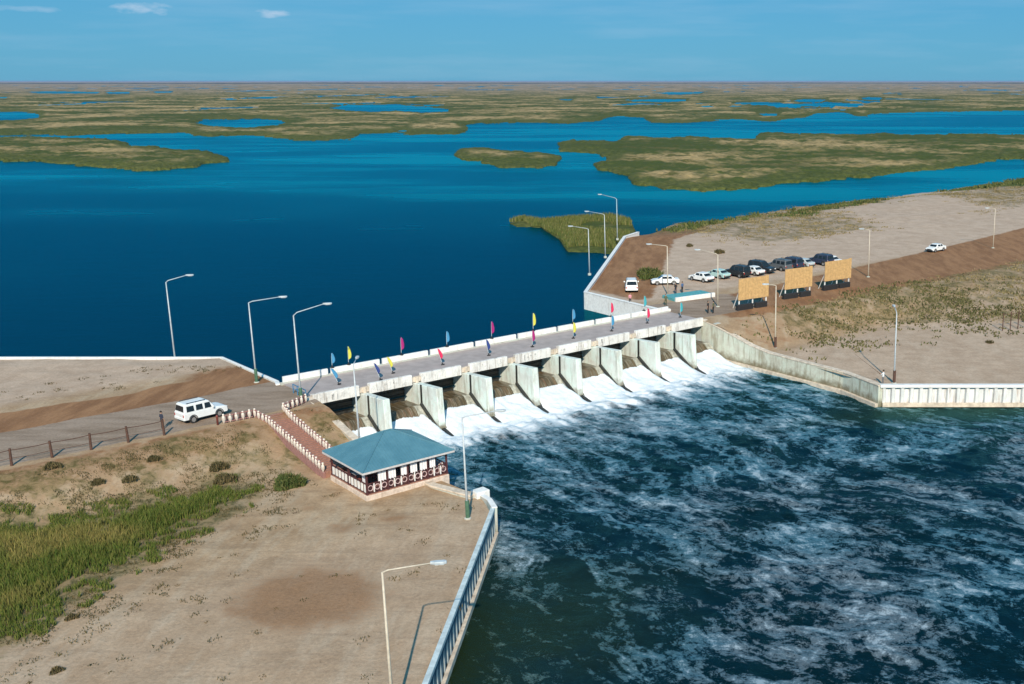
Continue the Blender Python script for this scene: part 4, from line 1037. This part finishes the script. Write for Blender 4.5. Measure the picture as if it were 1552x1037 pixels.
FU = [(503, 566, 'blue', 'dark blue feather flag behind the near end of the upstream parapet', 2.3), (528, 560, 'yellow', 'pale yellow feather flag over the first stretch of the upstream parapet', 2.9), (608, 544, 'magenta', 'dark magenta feather flag behind the second stretch of the upstream parapet', 2.9), (677, 531, 'blue', 'faint blue feather flag on the upstream parapet between two magenta ones', 2.6), (745, 517, 'magenta', 'bright magenta feather flag behind the upstream parapet above a navy one', 3.0), (808, 504, 'yellow', 'tall yellow feather flag behind the upstream parapet in mid bridge', 3.2), (868, 492, 'blue', 'slender blue feather flag behind the upstream parapet above a yellow one', 2.7), (926, 480, 'red', 'red feather flag behind the upstream parapet before the white quay corner', 2.7), (976, 468, 'teal', 'broad teal feather flag at the far end of the upstream parapet', 2.9)]
def s_at(px, t, z):
    lo, hi = -10., 70.
    for _ in range(40):
        m_ = (lo+hi)/2; q = L(m_, t, z); cc = q.y*math.cos(PITCH)-(z-HC)*math.sin(PITCH)
        if CX+F_PX*q.x/cc < px: lo = m_
        else: hi = m_
    return lo
for px, py, c, lab, h in FU:
    s = s_at(px, -6.62, 1.5); q = L(s, -6.62, DK+.755)
    flag(q, h*.70, .34, c, lab, 0., z0=.48)

# ------------------------------------------------------------------ cars
M['glass'] = mat('dark_car_glass', (.015, .022, .028), .12, .2, 2)
M['tyre'] = mat('tyre_rubber', (.02, .02, .02), .85, .2, 9)
M['rim'] = mat('rim_metal', (.45, .46, .47), .35, .1, 5, metal=.6)
M['lampw'] = mat('headlight_glass', (.75, .78, .80), .15, .05, 5)
M['lampr'] = mat('tail_light_glass', (.45, .02, .02), .2, .1, 5)
M['plast'] = mat('black_plastic', (.03, .03, .032), .6, .2, 5)
def paint(n, c): return mat(n, c, .28, .06, 1.5, dirt=tuple(x*.5+.12 for x in c), dk=.25)
PT = {'white': paint('white_car_paint', (.80, .83, .84)), 'silver': paint('silver_car_paint', (.50, .56, .58)), 'black': paint('black_car_paint', (.02, .022, .025)), 'grey': paint('grey_car_paint', (.10, .115, .13)), 'mint': paint('pale_green_car_paint', (.42, .62, .60)), 'navy': paint('dark_blue_car_paint', (.025, .035, .07))}
# profiles: (x from rear to front, z) of lower body top line, roof line
def make_car(kind, color, label, grp=None):
    r = empty('parked_car', (0, 0, 0), 0, label, 'car', grp)
    if kind == 'suv':
        Ln, Wd, body, cab = 4.75, 1.90, [(-2.37, .42), (-2.40, 1.00), (-2.34, 1.12), (.85, 1.12), (1.10, 1.10), (2.05, 1.0), (2.32, .92), (2.38, .55), (2.30, .40)], [(-2.32, 1.10), (-2.20, 1.84), (-2.0, 1.92), (.20, 1.92), (.42, 1.86), (1.08, 1.10)]
        wr, wx = .37, (-1.42, 1.38)
        wins = [(-2.02, -1.22), (-1.02, -.28), (-.10, .62)]; wz = (1.18, 1.70)
    else:
        Ln, Wd, body, cab = 4.4, 1.72, [(-2.18, .35), (-2.22, .80), (-2.10, .95), (-1.3, .98), (.95, .93), (1.75, .84), (2.12, .70), (2.2, .45), (2.12, .32)], [(-1.62, .93), (-1.02, 1.38), (-.75, 1.44), (.22, 1.44), (.45, 1.40), (1.12, .91)]
        wr, wx = .31, (-1.3, 1.32)
        wins = [(-1.05, -.42), (-.30, .55)]; wz = (1.0, 1.34)
    hw = Wd/2
    def loft(prof, w0, w1, z0, z1):
        """profile in x,z lofted over the width, narrower towards the top, rounded sides"""
        mb = MB(); n = len(prof); cols = [(-1, .0), (-1, 1), (-.93, 1.03), (0, 1.035), (.93, 1.03), (1, 1), (1, 0)]
        cs = [(-1., 0), (-.90, 1), (.90, 1), (1., 0)]
        ys_ = []
        for sg, k in cs:
            for x, z in prof:
                f = (z-z0)/(z1-z0); wv_ = w0+(w1-w0)*f
                inset = .0 if k else .035
                xx = x*(1-.0) if k else x*(.975); zz = z if k else z0+(z-z0)*.93
                mb.v.append((xx, sg*wv_, zz if k else zz))
        m = len(cs)
        for c in range(m-1):
            for i in range(n):
                j = (i+1) % n
                mb.f.append((c*n+i, c*n+j, (c+1)*n+j, (c+1)*n+i)); mb.m.append(0)
        mb.f.append(tuple(range(n))); mb.f.append(tuple((m-1)*n+i for i in range(n))[::-1]); mb.m += [0, 0]
        return mb
    bd = loft(body, hw, hw*.97, .4, 1.1).build('body', PT[color], r, bevel=.03)
    cb = loft(cab, hw*.95, hw*.80, cab[0][1], cab[2][1]).build('cabin', PT[color], r, bevel=.03)
    zc0, zc1 = cab[0][1], cab[2][1]
    def wy(z): return (hw*.95+(hw*.80-hw*.95)*((z0_(z)-zc0)/(zc1-zc0)))+.012
    def z0_(z): return z
    for a, b in wins:
        for sg in (-1, 1):
            mb = MB(); ya, yb = wy(wz[0]), wy(wz[1])
            aa, bb = (a+.12 if a == wins[0][0] and kind != 'suv' else a+.03), b-(.14 if b == wins[-1][1] else .03)
            vs = [(a, sg*ya, wz[0]), (b, sg*ya, wz[0]), (bb, sg*yb, wz[1]), (aa, sg*yb, wz[1])]
            vs += [(x, y-sg*.05, z) for x, y, z in vs]
            mb.add(vs, [(0, 1, 2, 3), (7, 6, 5, 4), (0, 4, 5, 1), (1, 5, 6, 2), (2, 6, 7, 3), (3, 7, 4, 0)])
            mb.build('side_window', M['glass'], r)
    # windscreen and rear window
    def scr(p, q, w0, w1, nm, out):
        mb = MB(); d = Vector((q[0]-p[0], 0, q[1]-p[1])); nrm = Vector((-d.z, 0, d.x)).normalized()*out
        a = Vector((p[0], 0, p[1]))+d*.14; b = Vector((p[0], 0, p[1]))+d*.86
        vs = [a+Vector((0, -w0, 0)), a+Vector((0, w0, 0)), b+Vector((0, w1, 0)), b+Vector((0, -w1, 0))]; vs = [v+nrm*.012 for v in vs]+[v-nrm*.03 for v in vs]
        mb.add(vs, [(0, 1, 2, 3), (7, 6, 5, 4), (0, 4, 5, 1), (1, 5, 6, 2), (2, 6, 7, 3), (3, 7, 4, 0)]); mb.build(nm, M['glass'], r)
    scr(cab[-1], cab[-2], hw*.84, hw*.72, 'windscreen', -1); scr(cab[0], cab[1], hw*.80, hw*.70, 'rear_window', 1)
    for x in wx:
        for sg in (-1, 1):
            mb = MB(); y0, y1 = sg*(hw-.24), sg*(hw+.015)
            mb.tube([(x, y0, wr), (x, y1, wr)], wr, 16); ty = mb.build('tyre', M['tyre'], r, bevel=.03)
            mb = MB(); mb.tube([(x, sg*(hw+.00), wr), (x, sg*(hw+.03), wr)], wr*.6, 12)
            mb.build('rim', M['rim'], ty)
            mb = MB()
            pts = [(x+(wr+.07)*math.cos(a_), sg*(hw-.005), wr+(wr+.07)*math.sin(a_)) for a_ in [i*math.pi/10 for i in range(11)]]
            mb.tube(pts, .045, 6); mb.build('wheel_arch', M['plast'], r)
    zb = body[0][1]
    mb = MB(); mb.box(-Ln/2-.05, -Ln/2+.12, -hw*.93, hw*.93, zb-.02, zb+.22); mb.build('rear_bumper', PT[color] if kind == 'suv' else M['plast'], r, bevel=.03)
    mb = MB(); mb.box(Ln/2-.14, Ln/2+.06, -hw*.93, hw*.93, zb-.02, zb+.2); mb.build('front_bumper', M['plast'], r, bevel=.03)
    fz = .82 if kind == 'suv' else .62
    for sg in (-1, 1):
        mb = MB(); mb.box(Ln/2-.16, Ln/2+.005, sg*hw*.70-.16, sg*hw*.70+.16, fz-.08, fz+.08); mb.build('headlight', M['lampw'], r, bevel=.02)
        mb = MB(); mb.box(-Ln/2-.03, -Ln/2+.12, sg*hw*.84-.07, sg*hw*.84+.07, fz-.12, fz+.16); mb.build('tail_light', M['lampr'], r, bevel=.02)
        xm = wins[-1][1]+.08
        mb = MB(); mb.box(xm-.08, xm+.06, sg*(hw+.02), sg*(hw+.2), wz[0]-.06, wz[0]+.12); mb.build('mirror', M['plast'] if color != 'white' else PT[color], r, bevel=.02)
    mb = MB(); mb.box(Ln/2-.05, Ln/2+.01, -hw*.45, hw*.45, fz-.08, fz+.06); mb.build('grille', M['plast'], r)
    if kind == 'suv':
        for sg in (-1, 1):
            mb = MB(); mb.bar((-1.9, sg*.68, 1.985), (.1, sg*.68, 1.985), .05, .05)
            for xx in (-1.8, -.9, 0): mb.bar((xx, sg*.68, 1.9), (xx, sg*.68, 1.97), .05, .05)
            mb.build('roof_rail', M['plast'], r)
    mb = MB(); mb.box(-Ln*.42, Ln*.42, -hw*.8, hw*.8, zb-.12, zb+.05); mb.build('underbody', M['plast'], r)
    return r
def place(r, p, rz): r.location = p; r.rotation_euler = (0, 0, rz); return r
GR = 'cars parked in a row beyond the bridge'
c = L(-11.7, -.75, .0)
suv = place(make_car('suv', 'white', 'white boxy off-road car on the near road beside the picket railing'), (c.x, c.y, .0), AU+.16); suv.scale = (.92, .97, .98)
def pk(kind, color, px, py, rz, label): 
    p = P(px, py, 0); z = float(zR(np.array([p.x]), np.array([p.y]))[0]); return place(make_car(kind, color, label, GR), (p.x, p.y, z), rz)
AD = math.atan2(D[1], D[0])
pk('sedan', 'white', 1063, 426, AD+math.pi, 'white sedan at the left end of the row beyond the planter wall')
pk('sedan', 'mint', 1088, 421, AD+math.pi, 'pale green car in the row directly right of the white end sedan')
pk('suv', 'black', 1117, 419, AD+math.pi, 'black off-road car parked right of the pale green car')
pk('sedan', 'white', 1140, 416, AD+math.pi, 'white sedan squeezed between two black cars in the row')
pk('suv', 'black', 1154, 413, AD+.1, 'black off-road car facing the road at the middle of the row')
pk('suv', 'grey', 1180, 409, AD+math.pi, 'grey off-road car parked behind the gap between first two billboards')
pk('suv', 'navy', 1197, 406, AD+math.pi, 'dark blue off-road car behind the second billboard')
pk('sedan', 'silver', 1216, 404, AD+math.pi, 'silver car parked above the right half of the second billboard')
pk('suv', 'navy', 1243, 401, AD+math.pi, 'dark off-road car at the left of the last parked pair')
pk('sedan', 'white', 1257, 400, AD+math.pi, 'pale sedan at the right end of the row above the third billboard')
pk('suv', 'white', 957, 440, math.pi/2+.05, 'white off-road car facing away beside the white quay wall')
pk('sedan', 'white', 1008, 431, math.pi+.1, 'white sedan beside the olive bush near the quay')
pk('sedan', 'white', 1418, 381, AU+math.pi, 'small white car driving alone on the far dirt road')

# ------------------------------------------------------------------ planter wall and billboards
a = P(1025, 458, 0); b = P(1084, 450, 0); d = b-a
r = empty('planter_wall', a, math.atan2(d.y, d.x), 'low white kerb with a teal slab behind it at the far bridge end', 'planter')
mb = MB(); mb.box(0, d.length, 0, .35, -.1, .62); mb.build('front_kerb', M['white'], r, bevel=.03)
mb = MB(); mb.box(0, d.length, .352, 3.6, -.1, .45); mb.build('slab', M['teal'], r, bevel=.03)
M['ochre'] = mat('ochre_board', (.58, .37, .16), .75, .2, 3, dirt=(.44, .28, .13), dk=.5)
def billboard(px0, py0, px1, py1, label, z=0.):
    a = P(px0, py0, z); b = P(px1, py1, z); d = b-a; ln = d.length
    r = empty('billboard', a, math.atan2(d.y, d.x), label, 'billboard', 'three billboards along the far road')
    mb = MB(); n = 9; w = (ln+.3)/n
    for k in range(n): x = -.15+k*w; mb.box(x+.01, x+w-.01, -.04, .02+.02*(k % 2), 1.35, 4.35+(.08 if k == n-1 else 0))
    mb.build('panel', M['ochre'], r)
    mb = MB()
    for zz in (1.6, 2.9, 4.1): mb.box(-.1, ln+.1, .045, .13, zz-.05, zz+.05)
    mb.build('crossbar', M['white'], r)
    for x in (.15, ln*.5, ln-.12):
        mb = MB(); mb.box(x-.07, x+.07, .135, .27, -.3, 4.2); mb.build('post', M['white'], r)
        mb = MB(); mb.bar((x, .2, 2.6), (x, 1.5, 0), .08); mb.build('brace', M['white'], r)
    for x0, x1 in ((-.55, ln*.5-.35), (ln*.5+.15, ln-.35)):
        mb = MB(); mb.prism([(x0, -.42), (x1, -.42), (x1+.03, .10), (x0+.03, .10)], -.05, .78); mb.build('base_weight', M['black'], r, bevel=.05)
    return r
billboard(1120, 470, 1163, 463.5, 'ochre plank billboard on white posts nearest to the bridge')
billboard(1190, 453, 1229, 447.5, 'ochre plank billboard standing between the other two')
billboard(1250, 440, 1288, 434, 'ochre plank billboard farthest from the bridge')

# ------------------------------------------------------------------ plants one can tell apart
def shrub(px, py, z, rad, h, label, n=700, m=None, zf=zL):
    m = m or ('greenleaf' if rad > 1 else 'weed')
    p = P(px, py, z); p.z = float(zf(np.array([p.x]), np.array([p.y]))[0])
    r = empty('shrub', p, 0, label, 'shrub')
    th = rng.uniform(0, 2*np.pi, n); rr = rad*np.sqrt(rng.uniform(0, 1, n)); ang = .25*np.sin(3*th+1)+1
    X = np.cos(th)*rr*ang; Y = np.sin(th)*rr*ang; zz = h*(1-(rr/rad)**2)**.6*rng.uniform(.1, .8, n)
    blades('foliage', np.column_stack([X, Y, zz]), h*.5, rad*.11, M[m], parent=r, lean=1.1)
    mb = MB()
    for k in range(9):
        a_ = k*.7; mb.tube([(0, 0, -.1), (math.cos(a_)*rad*.3, math.sin(a_)*rad*.3, h*.35), (math.cos(a_)*rad*.6, math.sin(a_)*rad*.6, h*.7)], [.04, .025, .01], 5)
    mb.build('stem', M['wood'], r)
    return r
shrub(437, 736, ZT, 1.2, .85, 'large round dark green shrub left of the pavilion', 1600)
shrub(329, 692, -.8, .75, .5, 'low green shrub on the slope below the white off-road car')
shrub(82, 726, -1.2, .65, .4, 'dark weed clump under the second fence post from the left', 400)
shrub(149, 739, -1.6, .5, .4, 'small dark weed clump on the slope midway along the fence', 350)
shrub(197, 731, -1.6, .6, .4, 'dark weed clump on the slope right of mid fence', 350)
shrub(233, 699, -.9, .55, .35, 'flat weed clump just below the last fence post', 350)
shrub(340, 722, -2, .9, .5, 'grey green bush above the tip of the reeds', 500)
shrub(109, 937, ZT, .42, .25, 'flat weed clump on the sand in front of the reeds', 300)
shrub(86, 1018, ZT, .40, .22, 'flat dark weed clump near the bottom left of the sand', 300)
shrub(983, 421, 0, 1.9, 1.5, 'olive bush between the two white cars by the quay', 900, zf=zR)
shrub(1090, 384, 0, .9, .7, 'dark flat bush on the sand beyond the parked row', 400, zf=zR)
shrub(1045, 374, 0, .6, .6, 'small dark bush on the sand left of the flat one', 300, zf=zR)
shrub(1500, 520, ZT, .5, .4, 'lone dark weed on the far sandy terrace', 250, zf=zR)

# ------------------------------------------------------------------ people
M['skin'] = mat('skin', (.42, .25, .17), .6, .1, 5)
def person(p, rz, top, legs, label, pose='stand', hair=(.02, .016, .013), h=1.74):
    """one continuous skinned body; joints in metres for a 1.74 m figure, facing +x"""
    V = []; E = []; RD = []
    def J(x, y, z, r_, par=None):
        V.append((x, y, z)); RD.append(r_)
        if par is not None: E.append((par, len(V)-1))
        return len(V)-1
    pel = J(0, 0, .93, .125); ab = J(0, 0, 1.08, .115, pel); ch = J(-.01, 0, 1.28, .14, ab); nk0 = J(-.01, 0, 1.44, .085, ch); nk = J(.0, 0, 1.50, .052, nk0)
    hd0 = J(.015, 0, 1.575, .078, nk); hd = J(.01, 0, 1.66, .092, hd0); J(.0, 0, 1.72, .062, hd)
    J(.115, 0, 1.615, .012, hd0)
    for sg in (-1, 1):
        hp = J(0, sg*.10, .88, .095, pel); kx = .05 if pose != 'walk' else .12*sg+.06; fx = 0 if pose != 'walk' else .22*sg
        kn = J(kx*.5, sg*.11, .49, .062, hp); an = J(fx-.02, sg*.115, .09, .042, kn); J(fx+.13, sg*.13, .035, .034, an)
        shd = J(-.01, sg*.185, 1.40, .058, ch)
        if pose == 'rod': el = J(.14, sg*.24, 1.18, .042, shd); wr_ = J(.36, sg*.10, 1.20, .028, el); dr = Vector((.9, -sg*.3, .1))
        elif pose == 'walk': el = J(-.06*sg, sg*.25, 1.12, .042, shd); wr_ = J(.10-.06*sg, sg*.27, .88, .028, el); dr = Vector((.2, 0, -.95))
        else: el = J(-.02, sg*.24, 1.12, .042, shd); wr_ = J(.07, sg*.25, .87, .028, el); dr = Vector((.12, 0, -.98))
        dr.normalize(); w = Vector(V[wr_]); sd_ = dr.cross(Vector((0, sg, 0))).normalized()
        pm = w+dr*.07; pmi = J(*pm, .026, wr_)
        for k, (off, ln) in enumerate(((-.032, .075), (-.011, .088), (.011, .082), (.032, .066))):
            a = pm+sd_*off+dr*.04; b = a+dr*ln*.5; c = b+(dr+Vector((0, -sg*.5, 0))).normalized()*ln*.5
            q = J(*a, .0095, pmi); q = J(*b, .009, q); J(*c, .007, q)
        a = w+dr*.03-sd_*.035; q = J(*a, .011, wr_); J(*(a+(dr*.7-sd_*.6)*.05), .009, q)
    me = bpy.data.meshes.new('person'); me.from_pydata(V, E, []); o = bpy.data.objects.new('tmp_person', me); COL.objects.link(o)
    sk = o.modifiers.new('skin', 'SKIN'); sk.use_smooth_shade = True
    for i, d_ in enumerate(me.skin_vertices[0].data): d_.radius = (RD[i], RD[i]*1.15 if i in (1, 2) else RD[i]); d_.use_root = (i == 0)
    o.modifiers.new('sub', 'SUBSURF').levels = 1; o.modifiers['sub'].render_levels = 1
    dg = bpy.context.evaluated_depsgraph_get(); dg.update()
    nm = bpy.data.meshes.new_from_object(o.evaluated_get(dg)); bpy.data.objects.remove(o)
    nm.name = 'person'; nm.materials.clear()
    for m_ in (M['skin'], top, legs, M['black']): nm.materials.append(m_)
    for f in nm.polygons:
        c = f.center
        k = 0
        if c.z < .10: k = 3
        elif c.z < .98 and abs(c.y) < .215 and not (pose != 'stand' and c.x > .30): k = 2
        elif c.z < 1.465 and not (abs(c.y) > .20 and c.z < 1.10) and not (pose == 'rod' and c.x > .22): k = 1
        f.material_index = k
    b = bpy.data.objects.new('person', nm); COL.objects.link(b); tag(b, label, 'person'); b.location = p; b.rotation_euler = (0, 0, rz); s_ = h/1.75; b.scale = (s_, s_, s_)
    mb = MB(); mb.tube([(-.02, 0, 1.63), (-.022, 0, 1.68), (-.015, 0, 1.73), (-.005, 0, 1.762)], [.100, .104, .085, .035], 12); mb.build('hair', mat('dark_hair', hair, .8, .2, 9), b, smooth=True)
    return b
navy = mat('navy_clothes', (.03, .04, .07), .85, .2, 9); dark = mat('black_clothes', (.022, .022, .026), .85, .2, 9); grey = mat('grey_clothes', (.16, .16, .17), .85, .2, 9)
pink = mat('pink_clothes', (.72, .32, .36), .85, .2, 9); whitec = mat('white_clothes', (.75, .76, .78), .85, .1, 9); bluec = mat('blue_clothes', (.06, .13, .28), .85, .2, 9); olive = mat('olive_clothes', (.10, .11, .06), .85, .2, 9)
q = L(-15.6, .2); person((q.x, q.y, 0), AU+.3, navy, dark, 'person in navy and black on the road behind the white off-road car')
def pp(px, py, z=0.): p = P(px, py, z); return (p.x, p.y, z)
person(pp(1073, 475), -.5, dark, dark, 'person in black standing at the far bridge end, left one of a pair')
person(pp(1081, 475), 2.6, olive, dark, 'person in olive top at the far bridge end, right one of a pair')
person(pp(955, 462), -1.2, pink, dark, 'person in pink top and dark trousers below the white off-road car')
person(pp(1024, 446), -2.2, dark, navy, 'person in black left of another behind the low planter wall')
person(pp(1034, 444), 2.4, bluec, dark, 'person in blue behind the low planter wall')
person(pp(1009, 464), -1.6, olive, olive, 'person in olive clothes at the end of the upstream parapet')
q = pp(1338, 583, ZT); person(q, 2.5, whitec, grey, 'person in a white top at the corner of the ribbed wall holding a long rod', pose='rod')
mb = MB(); d_ = Vector((math.cos(2.5), math.sin(2.5), 0)); a = Vector(q)+d_*.28+Vector((0, 0, 1.15)); e_ = a+Vector((-3.0, 1.2, 2.2)); mb.tube([a-(e_-a)*.06, a.lerp(e_, .5), e_], [.03, .02, .012], 6)
o = mb.build('fishing_rod', M['wood'], None); tag(o, 'long dark rod held by the person in white at the ribbed wall corner', 'fishing rod')

# small fence posts on the far right slope
r = empty('post_fence', pp(1520, 470, 0), 0, 'dark post fence on the slope at the far right edge', 'fence')
b0 = Vector(pp(1520, 492, -1.6)); b1 = Vector(pp(1600, 482, -1.6)); o3 = Vector(r.location)
for k in range(8):
    p = b0.lerp(b1, k/7)-o3; mb = MB(); mb.tube([p+Vector((0, 0, -1)), p+Vector((0, 0, 1.7))], .07, 6); mb.build('post', M['wood'], r)
mb = MB(); mb.tube([b0-o3+Vector((0, 0, 1.4)), b1-o3+Vector((0, 0, 1.4))], .03, 5); mb.build('wire', M['wood'], r)

# ------------------------------------------------------------------ haze over the plain
hz = bpy.data.materials.new('thin_haze'); hz.use_nodes = True; n_ = hz.node_tree.nodes; n_.clear()
ho = n_.new('ShaderNodeOutputMaterial'); hv = n_.new('ShaderNodeVolumePrincipled'); hz.node_tree.links.new(hv.outputs[0], ho.inputs['Volume'])
hv.inputs['Color'].default_value = (.45, .60, .90, 1); hv.inputs['Density'].default_value = 2.2e-5
mb = MB(); mb.box(-125000, 125000, -2000, 131000, -8, 36); tag(mb.build('haze', hz), kind='stuff')
